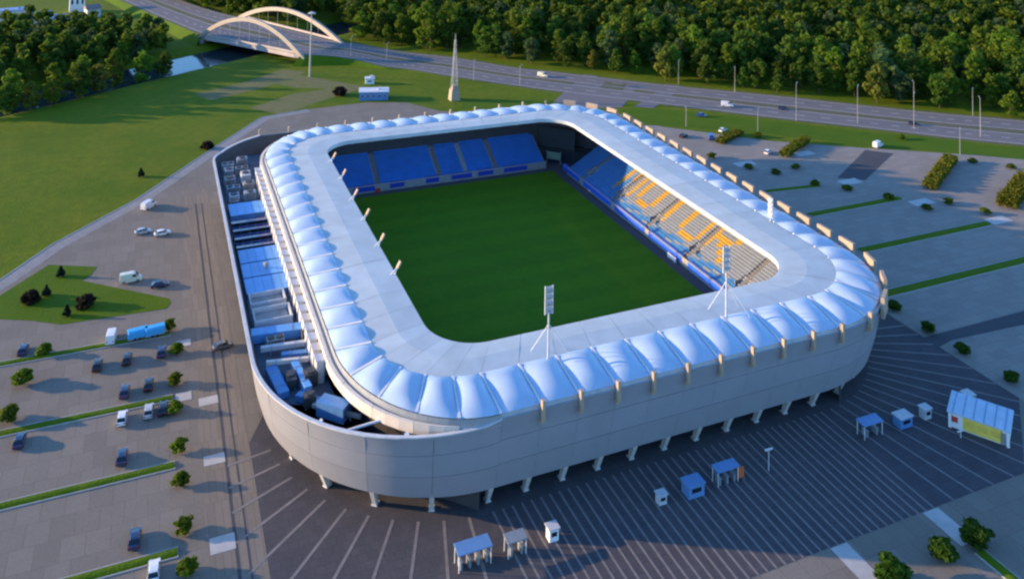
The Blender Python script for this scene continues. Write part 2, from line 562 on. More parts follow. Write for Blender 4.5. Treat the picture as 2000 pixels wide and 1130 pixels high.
# main road: near and far edges read off the photograph
near_e = [(150, -40, 2), (250, 8, 3), (340, 47, 4), (394, 69, 4.5), (440, 78, 4.5), (490, 88, 4.5), (540, 98, 4.5), (587, 107, 4.5), (650, 111, 3.2), (700, 119, 2.0), (750, 131, 0.9),
          (800, 137, 0.3), (885, 151, 0.06), (1000, 168, 0.06), (1100, 182, 0.06), (1300, 206, 0.06), (1500, 231, 0.06), (1700, 253, 0.06), (1850, 271, 0.06), (2000, 286, 0.06), (2250, 312, 0.06)]
far_e = [(260, -40, 2), (340, -5, 3), (420, 22, 4), (470, 33, 4.5), (512, 44, 4.5), (560, 56, 4.5), (612, 69, 4.5), (664, 82, 4.5), (690, 84, 3.2), (725, 90, 2.0), (765, 97, 0.9),
         (810, 103, 0.3), (890, 112, 0.06), (1005, 131, 0.06), (1105, 142, 0.06), (1300, 165, 0.06), (1500, 184, 0.06), (1700, 206, 0.06), (1850, 221, 0.06), (2000, 234, 0.06), (2250, 258, 0.06)]
NE_ = np.array([at(*q) for q in near_e])
FE_ = np.array([at(*q) for q in far_e])


def smooth_line(P, n=4):
    out = []
    for i in range(len(P) - 1):
        p0, p1, p2, p3 = P[max(i - 1, 0)], P[i], P[i + 1], P[min(i + 2, len(P) - 1)]
        for k in range(n):
            t = k / n
            out.append(0.5 * ((2 * p1) + (p2 - p0) * t + (2 * p0 - 5 * p1 + 4 * p2 - p3) * t * t + (3 * p1 - p0 - 3 * p2 + p3) * t ** 3))
    out.append(P[-1])
    return np.array(out)


NES, FES = smooth_line(NE_), smooth_line(FE_)


def road_band(f0, f1, dz, skirt=0.0):
    a, b = NES + (FES - NES) * f0, NES + (FES - NES) * f1
    mb = MB()
    n = len(a)
    mb.add([(*p[:2], p[2] + dz) for p in a] + [(*p[:2], p[2] + dz) for p in b], [(i, i + 1, n + i + 1, n + i) for i in range(n - 1)])
    return mb


struct('road_verge', road_band(0.0, 1.0, 0.0), MT['verge'])
struct('road', road_band(0.07, 0.42, 0.02), MT['asphalt'])
struct('road', road_band(0.58, 0.93, 0.02), MT['asphalt'])
for f in (0.075, 0.415, 0.585, 0.925):
    struct('road_edge_line', road_band(f, f + 0.008, 0.04), MT['paint'])
mb = MB()
for f in (0.245, 0.755):
    a = NES + (FES - NES) * f
    b = NES + (FES - NES) * (f + 0.008)
    for i in range(0, len(a) - 1, 1):
        p0, p1, q0, q1 = a[i], a[i] * 0.6 + a[i + 1] * 0.4, b[i], b[i] * 0.6 + b[i + 1] * 0.4
        mb.add([(*v[:2], v[2] + 0.04) for v in (p0, p1, q1, q0)], [(0, 1, 2, 3)])
struct('lane_markings', mb, MT['paint'])
# embankment sides (outside the bridge span)
mb = MB()
bridge_i0, bridge_i1 = 3 * 4, 7 * 4
for E_, sgn in ((NES, -1), (FES, 1)):
    for i in range(len(E_) - 1):
        if bridge_i0 <= i < bridge_i1 or E_[i][2] < 0.1:
            continue
        q = []
        for j in (i, i + 1):
            n = (NES[j] - FES[j])[:2]
            n = n / np.linalg.norm(n) * (-sgn)
            foot = E_[j][:2] + n * E_[j][2] * 1.6
            q += [E_[j] - np.array([0, 0, 0.005]), np.array([*foot, -0.3 + min(0, float(ground_z(*foot)))])]
        mb.add(q, [(0, 1, 3, 2) if sgn > 0 else (0, 2, 3, 1)])
struct('embankment', mb, MT['lawn'])
# abutments under the bridge ends
mb = MB()
for i in (bridge_i0, bridge_i1):
    a, b = NES[i], FES[i]
    c = (a + b) / 2
    d = (b - a)[:2]
    mb.box((c[0], c[1], 0.6), (np.linalg.norm(d), 2.4, 7.6), math.atan2(d[1], d[0]))
struct('bridge_abutment', mb, MT['bridge_deck'])

# side road into the stadium and its loop
struct('access_road', sheet(px_poly([(1080, 200), (1100, 182), (1140, 146), (1165, 148), (1180, 175), (1245, 160), (1235, 185), (1215, 210), (1165, 212)]), 0.075), MT['asphalt'])
struct('access_road', sheet(px_poly([(1238, 208), (1262, 195), (1300, 164), (1330, 168), (1310, 190), (1275, 212)]), 0.075), MT['asphalt'])
struct('traffic_island', sheet(px_poly([(1172, 172), (1182, 160), (1225, 163), (1215, 178)]), 0.09), MT['verge'])
# lawns
struct('lawn', sheet(px_poly([(0, 577), (95, 517), (190, 521), (175, 540), (160, 548), (330, 583), (334, 592), (325, 603), (118, 634), (60, 626), (-40, 622), (-40, 600)]), 0.05), MT['lawn'])
struct('lawn', sheet(px_poly([(600, 203), (655, 178), (690, 172), (860, 195), (855, 205), (800, 200), (700, 200)]), 0.012), MT['lawn'])
struct('lawn', sheet(px_poly([(905, 195), (1080, 195), (1075, 206), (1055, 212), (900, 212)]), 0.045), MT['lawn'])
struct('lawn', sheet(px_poly([(1210, 214), (1290, 212), (1500, 236), (1700, 258), (2000, 290), (2200, 312), (2200, 336), (2000, 312), (1700, 284), (1500, 262), (1300, 245), (1260, 245)]), 0.028), MT['lawn'])
# dirt tracks on the field
struct('dirt_track', strip([tuple(at(x, y)[:2]) for x, y in ((395, 190), (440, 180), (500, 165), (545, 150), (575, 138))], -7, 7, 0.02), MT['track_earth'])
struct('dirt_track', strip([tuple(at(x, y)[:2]) for x, y in ((545, 152), (600, 162), (680, 172), (600, 190), (520, 218))], -9, 9, 0.016), MT['track_earth'])
# dark asphalt bay in the right lot
struct('dark_lot_patch', sheet(px_poly([(1635, 348), (1690, 352), (1745, 300), (1690, 293)]), 0.05), MT['dark_asphalt'])
struct('dark_lot_patch', sheet(px_poly([(1800, 660), (2100, 580), (2100, 612), (1860, 664), (1830, 680)]), 0.05), MT['dark_asphalt'])  # darker band across the near side of the lot


# long planted strips in the car parks: a kerb ring with grass inside
def planted_strip(x0, y0, x1, y1, w, label, m='lawn'):
    t = thing('planting_strip', label, 'grass strip', ((x0 + x1) / 2, (y0 + y1) / 2, 0.0), math.atan2(y1 - y0, x1 - x0), 'planted strips between parking rows')
    Ln = math.hypot(x1 - x0, y1 - y0)
    k = MB()
    for s_ in (-1, 1):
        k.box((0, s_ * w / 2, 0.08), (Ln, 0.18, 0.16))
        k.box((s_ * (Ln / 2 - 0.09), 0, 0.08), (0.18, w - 0.19, 0.16))
    k.build('kerb', MT['kerb'], t)
    g = MB()
    N = 40
    P, F = [], []
    for i in range(N + 1):
        for j, yy in enumerate((-w / 2 + 0.1, -w / 5, w / 5, w / 2 - 0.1)):
            P.append((-Ln / 2 + 0.1 + (Ln - 0.2) * i / N, yy, 0.12 + (0.16 + 0.14 * random.random() if j in (1, 2) else 0)))
    F = [(i * 4 + j, (i + 1) * 4 + j, (i + 1) * 4 + j + 1, i * 4 + j + 1) for i in range(N) for j in range(3)]
    g.add(P, F)
    g.build('grass', MT[m], t, smooth=True)
    return t


for y, nm in ((0.3, 'grass strip below the bright blue trailers in left car park'), (-24.0, 'grass strip behind the two navy cars in left car park'),
              (-44.0, 'grass strip directly below the lone navy car, left car park'), (-64.2, 'lowest grass strip in the left car park')):
    planted_strip(-150, y, -85.6, y - 0.3, 2.0, nm)
for (x0, x1, y, nm) in ((96.9, 134.5, -0.5, 'farthest of three dark grass strips in right car park'), (93.4, 144.8, -24.3, 'middle of three dark grass strips in right car park'),
                        (80.9, 158, -44.8, 'nearest long grass strip in right car park')):
    planted_strip(x0, y, x1, y, 3.0, nm)
_a, _b = at(1495, 374), at(1600, 363)
planted_strip(_a[0], _a[1], _b[0], _b[1], 2.6, 'short dark grass strip closest to the stadium in right car park')
planted_strip(32.1, -110.6, 33.0, -148, 2.0, 'grass strip running off the bottom right corner by two round trees')
# pale crossing slabs
for (x, y, w, h) in ((-79.1, -27.8, 3.6, 2.6), (-79.1, -45.3, 3.6, 2.6), (-79.1, -65.3, 3.8, 3.4), (-83.0, -5.2, 3.0, 2.6), (-83.6, -24.7, 3.0, 2.8)):
    struct('crossing_slab', sheet([(x - w / 2, y - h / 2), (x + w / 2, y - h / 2), (x + w / 2, y + h / 2), (x - w / 2, y + h / 2)], 0.058), MT['slab'])
for (x, w) in ((11.9, 3.4), (32.0, 3.4)):
    struct('crossing_slab', sheet([(x - w / 2, -108.8), (x + w / 2, -108.8), (x + w / 2, -101.4), (x - w / 2, -101.4)], 0.058), MT['slab'])
for q in ((1570, 300), (1660, 355), (1800, 395), (1950, 430), (1455, 320)):
    c = at(*q)
    struct('crossing_slab', sheet([(c[0] - 4, c[1] - 2), (c[0] + 4, c[1] - 2), (c[0] + 4, c[1] + 2), (c[0] - 4, c[1] + 2)], 0.058), MT['slab'])


# ------------------------------------------------------------------ stadium rings (68 bays)
class Ring:
    """rounded rectangle walked bay by bay: S 0-10, SE 10-15, E 15-29, NE 29-34, N 34-44, NW 44-49, W 49-63, SW 63-68"""

    def __init__(s, xw, xe, ys, yn, sw, se, ne, nw):
        s.xw, s.xe, s.ys, s.yn, s.sw, s.se, s.ne, s.nw = xw, xe, ys, yn, sw, se, ne, nw

    def __call__(s, u):
        u = u % 68
        if u < 10:
            t = u / 10
            return np.array([s.sw[0] + (s.se[0] - s.sw[0]) * t, s.ys])
        if u < 15:
            a = -PI / 2 + (u - 10) / 5 * PI / 2
            return np.array([s.se[0] + (s.xe - s.se[0]) * math.cos(a), s.se[1] + (s.se[1] - s.ys) * math.sin(a)])
        if u < 29:
            t = (u - 15) / 14
            return np.array([s.xe, s.se[1] + (s.ne[1] - s.se[1]) * t])
        if u < 34:
            a = (u - 29) / 5 * PI / 2
            return np.array([s.ne[0] + (s.xe - s.ne[0]) * math.cos(a), s.ne[1] + (s.yn - s.ne[1]) * math.sin(a)])
        if u < 44:
            t = (u - 34) / 10
            return np.array([s.ne[0] + (s.nw[0] - s.ne[0]) * t, s.yn])
        if u < 49:
            a = PI / 2 + (u - 44) / 5 * PI / 2
            return np.array([s.nw[0] + (s.nw[0] - s.xw) * math.cos(a), s.nw[1] + (s.yn - s.nw[1]) * math.sin(a)])
        if u < 63:
            t = (u - 49) / 14
            return np.array([s.xw, s.nw[1] + (s.sw[1] - s.nw[1]) * t])
        a = PI + (u - 63) / 5 * PI / 2
        return np.array([s.sw[0] + (s.sw[0] - s.xw) * math.cos(a), s.sw[1] + (s.sw[1] - s.ys) * math.sin(a)])

    def normal(s, u):
        d = s(u + 0.02) - s(u - 0.02)
        d /= np.linalg.norm(d)
        return np.array([d[1], -d[0]])           # outward

    def off(s, u, k):
        return s(u) + s.normal(u) * k


RO = Ring(-59.0, 61.4, -77.6, 77.2, (-37, -50), (35, -51), (35, 51), (-37, 53))
RM = Ring(-52.6, 53.4, -67.8, 66.8, (-37, -52), (36, -50.5), (36, 50), (-37, 52))
RI = Ring(-41.8, 40.8, -59.5, 58.1, (-32, -49.5), (30.5, -49.5), (30.5, 48), (-32, 48.5))
FB = Ring(-70.5, 60.6, -75.2, 75.8, (-37, -40), (33, -51), (33, 51), (-57, 65))
FT = Ring(-73.0, 62.4, -78.0, 78.0, (-37, -42), (35, -51), (35, 51), (-58, 66))


def facade_top(u):
    u = u % 68
    if u <= 44:
        return 16.8
    if u < 47:
        return 16.8 - 2.3 * (u - 44) / 3
    if u < 64:
        return 14.5
    t = (u - 64) / 4
    return 14.5 + 1.9 * t * t


STAD = thing('stadium', 'rounded rectangular football stadium with pale cushioned roof and blue seats', 'stadium')

# cushions: outer ring of pillows
ZO, ZM, ZI = 17.4, 18.5, 18.6
NC, NR = 8, 8
for k in range(68):
    mb = MB()
    P = []
    g = 0.035
    for i in range(NC + 1):
        u = k + g + (1 - 2 * g) * i / NC
        a, b = RO(u), RM(u)
        for j in range(NR + 1):
            t = j / NR
            q = a + (b - a) * t
            sx = math.sin(PI * i / NC)
            st = math.sin(PI * t)
            h = 1.08 * (max(sx, 0) ** 0.8) * (max(st, 0) ** 0.55)
            P.append((q[0], q[1], ZO + (ZM - ZO) * t + 0.02 + h))
    F = [(i * (NR + 1) + j, (i + 1) * (NR + 1) + j, (i + 1) * (NR + 1) + j + 1, i * (NR + 1) + j + 1) for i in range(NC) for j in range(NR)]
    mb.add(P, F)
    mb.build('roof_cushion', MT['cushion'], STAD, smooth=True)
# inner membrane panels with a downturned lip
for k in range(68):
    mb = MB()
    g = 0.006
    P, F = [], []
    dz = random.uniform(-0.03, 0.03)
    for i in range(4):
        u = k + g + (1 - 2 * g) * i / 3
        a, b = RM(u), RI(u)
        n = RI.normal(u)
        prof = [(a, ZM - 0.05), (a + (b - a) * 0.5, (ZM + ZI) / 2 + 0.18 + dz), (b, ZI), (b, ZI - 1.1), (b + n * 0.6, ZI - 1.15), (a, ZM - 1.0)]
        P += [(q[0], q[1], z) for q, z in prof]
    F = [(i * 6 + j, (i + 1) * 6 + j, (i + 1) * 6 + (j + 1) % 6, i * 6 + (j + 1) % 6) for i in range(3) for j in range(6)]
    mb.add(P, F)
    mb.build('roof_panel', MT['membrane'], STAD)
# steel rail between cushions and at the ring joints; one radial truss below each seam
for k in range(68):
    a, b, c = RO(k), RM(k), RI(k)
    mb = MB()
    d = b - a
    mb.box(((a + b)[0] / 2, (a + b)[1] / 2, (ZO + ZM) / 2 + 0.02), (np.linalg.norm(d), 0.42, 0.28), math.atan2(d[1], d[0]), ry=-math.atan2(ZM - ZO, np.linalg.norm(d)))
    mb.build('roof_rail', MT['white_steel'], STAD)
    mb = MB()
    mb.tube((*a, 16.0), (*(c + RI.normal(k) * 0.8), 17.15), 0.18, n=6)
    mb.tube((*b, 18.2), (*(a + (b - a) * 0.3), 16.3), 0.12, n=6)
    mb.tube((*b, 18.2), (*(b + (c - b) * 0.5), 16.85), 0.12, n=6)
    mb.build('roof_truss', MT['steel'], STAD)


def ring_wall(u0, u1, step, prof, name, m, parent=STAD, smooth=False):
    """wall between bays u0..u1; prof(u) -> list of (xy, z) from bottom to top"""
    mb = MB()
    us = list(np.arange(u0, u1 - 1e-6, step)) + [u1]
    rows = [prof(u) for u in us]
    n = len(rows[0])
    mb.add([(q[0], q[1], z) for r in rows for q, z in r],
           [(i * n + j, (i + 1) * n + j, (i + 1) * n + j + 1, i * n + j + 1) for i in range(len(us) - 1) for j in range(n - 1)])
    return mb.build(name, m, parent, smooth=smooth)


# facade: three tiers of metal panels per bay
for k in range(68):
    for tier, (f0, f1) in enumerate(((0.0, 0.36), (0.36, 0.70), (0.70, 1.0))):
        mb = MB()
        P = []
        g = 0.0022
        NS = 6
        Q = []
        for i in range(NS + 1):
            u = k + g + (1 - 2 * g) * i / NS
            zt = facade_top(u) if k < 67 else min(facade_top(u if i < NS else u - 0.001), 16.4)
            b, t_, n = FB(u), FT(u), FB.normal(u)
            row = []
            for f in (f0 + 0.003, (f0 + f1) / 2, f1 - 0.003):
                bul = 0.30 * math.sin(PI * min(f / 0.8, 1.0)) if f < 0.8 else 0.0
                q = b + (t_ - b) * f + n * bul
                row.append((q[0], q[1], 4.1 + (zt - 4.1) * f))
            P += row
            Q += [(row[0][0] - n[0] * 0.35, row[0][1] - n[1] * 0.35, row[0][2]), row[0], row[2], (row[2][0] - n[0] * 0.35, row[2][1] - n[1] * 0.35, row[2][2])]
        mb.add(P, [(i * 3 + j, (i + 1) * 3 + j, (i + 1) * 3 + j + 1, i * 3 + j + 1) for i in range(NS) for j in range(2)])
        ns_ = len(mb.f)
        F = [(i * 4 + j, (i + 1) * 4 + j, (i + 1) * 4 + j + 1, i * 4 + j + 1) for i in range(NS) for j in (0, 2)]
        F += [(0, 1, 2, 3), tuple(NS * 4 + j for j in (3, 2, 1, 0))]
        mb.add(Q, F)
        po = mb.build('facade_panel', MT['facade'], STAD)
        po.data.polygons.foreach_set('use_smooth', [x < ns_ for x in range(len(mb.f))])
# dark backing just inside the panels, recessed ground floor wall and soffit
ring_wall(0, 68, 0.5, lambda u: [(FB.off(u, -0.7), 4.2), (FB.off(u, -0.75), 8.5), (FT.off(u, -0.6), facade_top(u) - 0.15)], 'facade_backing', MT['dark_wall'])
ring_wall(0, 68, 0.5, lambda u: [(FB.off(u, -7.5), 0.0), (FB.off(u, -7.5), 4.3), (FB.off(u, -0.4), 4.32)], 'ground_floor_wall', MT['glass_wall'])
# rim of the west skin
ring_wall(44, 68, 0.25, lambda u: [(FT.off(u, 0.12), facade_top(u) - 0.1), (FT.off(u, 0.12), facade_top(u) + 0.12), (FT.off(u, -0.55), facade_top(u) + 0.12), (FT.off(u, -0.55), facade_top(u) - 0.6)],
          'facade_rim', MT['unit_pale'])
# columns under the facade
colmb = MB()
colmb.add([(-0.32, -0.42, 0), (0.32, -0.42, 0), (0.32, 0.42, 0), (-0.32, 0.42, 0), (-0.45, -2.5, 4.3), (0.45, -2.5, 4.3), (0.45, -1.2, 4.3), (-0.45, -1.2, 4.3)],
          [(3, 2, 1, 0), (4, 5, 6, 7), (0, 1, 5, 4), (1, 2, 6, 5), (2, 3, 7, 6), (3, 0, 4, 7)])
colmb.box((0, 0, 0.1), (1.0, 1.3, 0.2))
colmesh = colmb.mesh('column', MT['column'])
for k in range(68):
    q = FB.off(k, -3.2)
    n = FB.normal(k)
    link('column', colmesh, STAD, (q[0], q[1], 0.03), math.atan2(n[1], n[0]) + PI / 2)
# fins above the facade on the south, east and north
for k in range(1, 45):
    q = FT.off(k, 0.45)
    n = FT.normal(k)
    wide = 4.5 if 12 <= k <= 32 else 0.6
    mb = MB()
    mb.box((0, 0, 16.8 if wide > 2 else 16.8), (wide, 0.75, 4.2 if wide > 2 else 3.4))
    mb.box((0, -0.5, 14.8), (min(wide, 0.6), 0.9, 0.5))
    mb.build('facade_fin', MT['fin'], STAD, loc=(q[0], q[1], 0), rz=math.atan2(n[1], n[0]) - PI / 2)
# fascia ring below the cushions (west and corners), with hooded blocks
for k in list(range(44, 67)):
    mb = MB()
    P = []
    g = 0.005
    for i in range(4):
        u = k + g + (1 - 2 * g) * i / 3
        e_ = 1.0 - 0.95 * max(0.0, (u - 64.5) / 2.5) ** 1.5
        P += [(*RO.off(u, 0.4 + 1.1 * e_), 14.7), (*RO.off(u, 0.45 + 1.15 * e_), 16.5), (*RO.off(u, 0.42 + 0.48 * e_), 16.55), (*RO.off(u, 0.38 + 0.47 * e_), 16.1), (*RO.off(u, 0.3), 16.1), (*RO.off(u, 0.3), 14.7)]
    mb.add(P, [(i * 6 + j, (i + 1) * 6 + j, (i + 1) * 6 + (j + 1) % 6, i * 6 + (j + 1) % 6) for i in range(3) for j in range(6)])
    mb.build('fascia_panel', MT['fascia'], STAD)
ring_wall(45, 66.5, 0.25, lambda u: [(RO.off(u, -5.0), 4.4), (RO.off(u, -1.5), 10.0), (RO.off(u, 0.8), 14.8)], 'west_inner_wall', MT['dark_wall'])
ring_wall(44, 68, 0.25, lambda u: [(RO.off(u, 0.35), 15.7), (RO.off(u, 0.2), 17.4)], 'gutter_wall', MT['duct'])
for k in range(49, 63):
    for h in (0.25, 0.75):
        q = RO.off(k + h, 2.35)
        mb = MB()
        mb.box((0, 0, 1.95), (1.5, 2.3, 3.9))
        mb.box((-0.1, 0, 4.0), (1.7, 2.5, 0.18), ry=0.08)
        mb.build('parapet_hood', MT['unit_pale'] if (k + int(h * 4)) % 3 else MT['fascia'], STAD, loc=(q[0], q[1], 11.6))
# posts and struts in the open south-west corner
for k, rr in ((65.2, 0.3), (66.6, 0.42)):
    a, b = FT.off(k, -0.9), RO.off(k, 1.2)
    mb = MB()
    mb.tube((*FB.off(k, -1.6), 4.5), (*a, facade_top(k) + 0.05), rr, n=8)
    mb.tube((*b, 14.9), (*(FT.off(k + 0.4, -0.9)), facade_top(k) - 0.6), 0.22, n=8)
    mb.build('strut', MT['white_steel'], STAD)
ring_wall(45.5, 63.9, 0.2, lambda u: [(RO.off(u, 0.7), 11.6), (FT.off(u, -1.1), 11.6)], 'west_roof_deck', MT['deck'])
ring_wall(63.9, 67.8, 0.2, lambda u: [(RO.off(u, -4.5), 6.0), (FB.off(u, -0.9), 6.0)], 'corner_floor', MT['deck'])
# rear wall of the bowl and roof support posts
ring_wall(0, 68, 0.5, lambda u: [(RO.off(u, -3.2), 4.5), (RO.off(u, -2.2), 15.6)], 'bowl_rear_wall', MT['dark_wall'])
# gutter closing the roof edge to the facade (N, E, S)
ring_wall(0, 44, 0.5, lambda u: [(FT.off(u, 0.05), 16.82), (RO.off(u, 0.2), 16.9), (RO.off(u, 0.05), 17.45)], 'roof_gutter', MT['duct'])

# ------------------------------------------------------------------ bowl: pitch, stands, seats
mb = MB()
N = 24
for i in range(N):
    y0, y1 = -59.35 + 118.7 * i / N, -59.35 + 118.7 * (i + 1) / N
    mb.add([(-38.1, y0, 0.06), (38.1, y0, 0.06), (38.1, y1, 0.06), (-38.1, y1, 0.06)], [(0, 1, 2, 3)], i % 2)
m2 = ground_mat('pitch_grass_pale', [(0.050, 0.146, 0.004), (0.072, 0.174, 0.006), (0.092, 0.180, 0.008)], (0.045, 0.4), bump=0.3)
pitch = mb.build('pitch', [MT['pitch'], m2])
pitch['kind'] = 'structure'
track = MB()
track.add([(-45, -66, 0.045), (45, -66, 0.045), (45, 66, 0.045), (-45, 66, 0.045)], [(0, 1, 2, 3)])
struct('perimeter_track', track, MT['dark_asphalt'])

ROWD, RISE, Z0 = 0.80, 0.44, 1.2
FONT = {'M': ['1...1', '11.11', '1.1.1', '1.1.1', '1...1', '1...1', '1...1'], 'O': ['.111.', '1...1', '1...1', '1...1', '1...1', '1...1', '.111.'],
        'T': ['11111', '..1..', '..1..', '..1..', '..1..', '..1..', '..1..'], 'R': ['1111.', '1...1', '1...1', '1111.', '1.1..', '1..1.', '1...1']}
SEATM = [MT['seat_blue'], MT['seat_blue_lit'], MT['seat_grey'], MT['seat_yellow']]
_box_f = np.array([(3, 2, 1, 0), (4, 5, 6, 7), (0, 1, 5, 4), (1, 2, 6, 5), (2, 3, 7, 6), (3, 0, 4, 7)])


def box_arr(c, s):
    hx, hy, hz = s[0] / 2, s[1] / 2, s[2] / 2
    o = np.array([(-hx, -hy, -hz), (hx, -hy, -hz), (hx, hy, -hz), (-hx, hy, -hz), (-hx, -hy, hz), (hx, -hy, hz), (hx, hy, hz), (-hx, hy, hz)])
    return c[:, None, :] + o[None]


def quads_mesh(name, V, F, mi, mats):
    me = bpy.data.meshes.new(name)
    me.vertices.add(len(V))
    me.vertices.foreach_set('co', V.astype(np.float32).ravel())
    me.loops.add(F.size)
    me.loops.foreach_set('vertex_index', F.astype(np.int32).ravel())
    me.polygons.add(len(F))
    me.polygons.foreach_set('loop_start', np.arange(0, F.size, F.shape[1], dtype=np.int32))
    me.polygons.foreach_set('loop_total', np.full(len(F), F.shape[1], np.int32))
    for m in mats:
        me.materials.append(m)
    if mi is not None:
        me.polygons.foreach_set('material_index', mi.astype(np.int32))
    me.update(calc_edges=True)
    return me


def seat_rows(name, s0, s1, rows, colour, parent, skip=None):
    """seats of one block in stand space: s along the stand, d up the rake"""
    C, K = [], []
    for r in range(rows):
        for s_ in np.arange(s0 + 0.27, s1 - 0.2, 0.5):
            if skip and skip(s_, r):
                continue
            C.append((s_, (r + 0.5) * ROWD, Z0 + (r + 1) * RISE))
            K.append(colour(s_, r))
    C, K = np.array(C), np.array(K)
    pan = box_arr(C + [0, -0.04, 0.34], (0.48, 0.56, 0.06))
    back = box_arr(C + [0, 0.25, 0.48], (0.48, 0.06, 0.40))
    V = np.concatenate([pan, back], 1).reshape(-1, 3)
    base = np.arange(len(C) * 2)[:, None, None] * 8
    F = (base + _box_f[None]).reshape(-1, 4)
    mi = np.repeat(K, 12)
    o = link(name, quads_mesh(name, V, F, mi, SEATM), parent)
    o['kind'] = 'stuff'
    return o


def stand(name, origin, rz, length, rows, aisles, colour, vom=(), pale=()):
    """a raked stand: local x runs along the front, local y up the rake"""
    o = link(name, None, STAD, (origin[0], origin[1], 0), rz)
    t = MB()
    for r in range(rows):
        hh = min(Z0 + (r + 1) * RISE, 1.5)
        t.box((0, (r + 0.5) * ROWD, Z0 + (r + 1) * RISE - hh / 2), (length, ROWD, hh))
    t.build('terrace', MT['concrete'], o)
    w = MB()
    w.box((0, -0.25, (Z0 + RISE) / 2 + 0.35), (length, 0.3, Z0 + RISE + 0.7))
    w.build('front_wall', MT['unit'], o)
    edges = [-length / 2] + [e for a in aisles for e in (a - 0.62, a + 0.62)] + [length / 2]
    for i in range(0, len(edges), 2):
        def sk(s_, r):
            return any(abs(s_ - v) < 1.65 and 3 <= r <= 6 for v in vom)
        seat_rows('seat_block', edges[i] + 0.15, edges[i + 1] - 0.15, rows, colour, o, sk)
    for a in aisles:
        m = MB()
        for r in range(rows):
            for h in (0.25, 0.75):
                zt = Z0 + (r + 1) * RISE + (0.02 if h < 0.5 else 0.24)
                m.box((a, (r + h) * ROWD, zt), (1.15 if a not in pale else 2.6, ROWD / 2 - 0.01, 0.2 if h > 0.5 else 0.03))
        m.build('aisle_stair', MT['aisle_pale'] if a in pale else MT['aisle'], o)
    for v in vom:
        m = MB()
        zb = Z0 + 4 * RISE
        m.box((v - 1.5, 4.0, zb + 0.3), (0.2, 3.0, 1.6))
        m.box((v + 1.5, 4.0, zb + 0.3), (0.2, 3.0, 1.6))
        m.box((v, 5.45, zb + 0.9), (2.8, 0.2, 1.6))
        m.build('tunnel_wall', MT['concrete'], o)
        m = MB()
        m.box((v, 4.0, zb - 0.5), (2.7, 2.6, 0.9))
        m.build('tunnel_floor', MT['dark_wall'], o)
    return o


LET0, LETW = 31.4, 11.4     # first letter starts here (north), letter pitch to the south


def east_colour(s_, r):
    y = s_                                    # local x = world y for the east stand
    if y > 27.0 and not (y < 31.4 and r > (31.5 - y) * 3.5):
        return 1
    if r < 4:
        return 1 if (r + int(y / 3)) % 3 else 2
    p = (LET0 - y) / LETW
    k = int(math.floor(p))
    if 0 <= k < 5:
        cx = (p - k) / 0.84
        if cx < 1:
            row = (r - 5) / 13.0              # 0 bottom .. 1 top
            if 0 <= row < 1:
                g = FONT['MOTOR'[k]]
                if g[6 - int(row * 7)][int(cx * 5)] == '1':
                    return 3
    return 2


def blue(s_, r):
    return 0


# east stand: local +x must run along world +y with local +y to +x  -> mirror by building with rz = -90 and flipped s
e = stand('east_stand', (42.0, 2.0), -PI / 2, 106, 21, [2 - v for v in (45, 25.3, 5.6, -14.2, -34)], lambda s_, r: east_colour(2.0 - s_, r), vom=[2 - v for v in (45, 25.3, 5.6, -14.2, -34)])
stand('north_stand', (0.0, 62.5), 0.0, 74, 16, [-22.3, -1.3, 7.8, 18.7], blue, pale=(7.8,))
stand('west_stand', (-42.0, 0.0), PI / 2, 100, 18, [-36, -18, 0, 18, 36], blue)
stand('south_stand', (0.0, -62.5), PI, 72, 15, [-24, -8, 8, 24], blue)
# dark end walls in the open corners, with a pale green panel on two posts in the north-east gap
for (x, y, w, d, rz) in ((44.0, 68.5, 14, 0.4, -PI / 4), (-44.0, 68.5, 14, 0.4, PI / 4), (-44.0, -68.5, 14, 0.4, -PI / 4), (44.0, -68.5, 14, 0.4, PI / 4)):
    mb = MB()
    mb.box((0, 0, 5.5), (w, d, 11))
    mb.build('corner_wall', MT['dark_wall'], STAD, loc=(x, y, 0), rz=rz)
gate = thing('corner_panel', 'pale green panel glimpsed in the dark far right corner of the bowl', 'gate', (41.6, 65.6, 0.05), -PI / 4)
mb = MB()
mb.box((0, 0, 2.6), (4.6, 0.25, 2.4))
mb.build('panel', mat('pale_green', (0.20, 0.30, 0.20), 0.6), gate)
for s_ in (-1, 1):
    mb = MB()
    mb.box((s_ * 2.5, 0, 2.1), (0.3, 0.4, 4.2))
    mb.build('post', MT['steel'], gate)


# blue banners hung on the front walls
def banner(p0, p1, axis_, label, m='banner_blue', grp='blue banners along the pitch side'):
    (x0, y0), (x1, y1) = p0, p1
    t = thing('banner', label, 'banner', ((x0 + x1) / 2, (y0 + y1) / 2, 0.5), math.atan2(y1 - y0, x1 - x0), grp)
    Ln = math.hypot(x1 - x0, y1 - y0)
    b = MB()
    n = 16
    P = []
    for i in range(n + 1):
        xx = -Ln / 2 + Ln * i / n
        P += [(xx, 0.0, 0.1 + 0.05 * random.random()), (xx, 0.06 * math.sin(i * 1.7), 0.8), (xx, 0.0, 1.55), (xx, 0.75, 1.95)]
    b.add(P, [(i * 4 + j, (i + 1) * 4 + j, (i + 1) * 4 + j + 1, i * 4 + j + 1) for i in range(n) for j in range(3)])
    b.build('cloth', MT[m], t)
    r_ = MB()
    r_.tube((-Ln / 2, 0.02, 1.6), (Ln / 2, 0.02, 1.6), 0.05, n=6)
    r_.build('top_rail', MT['steel'], t)
    return t


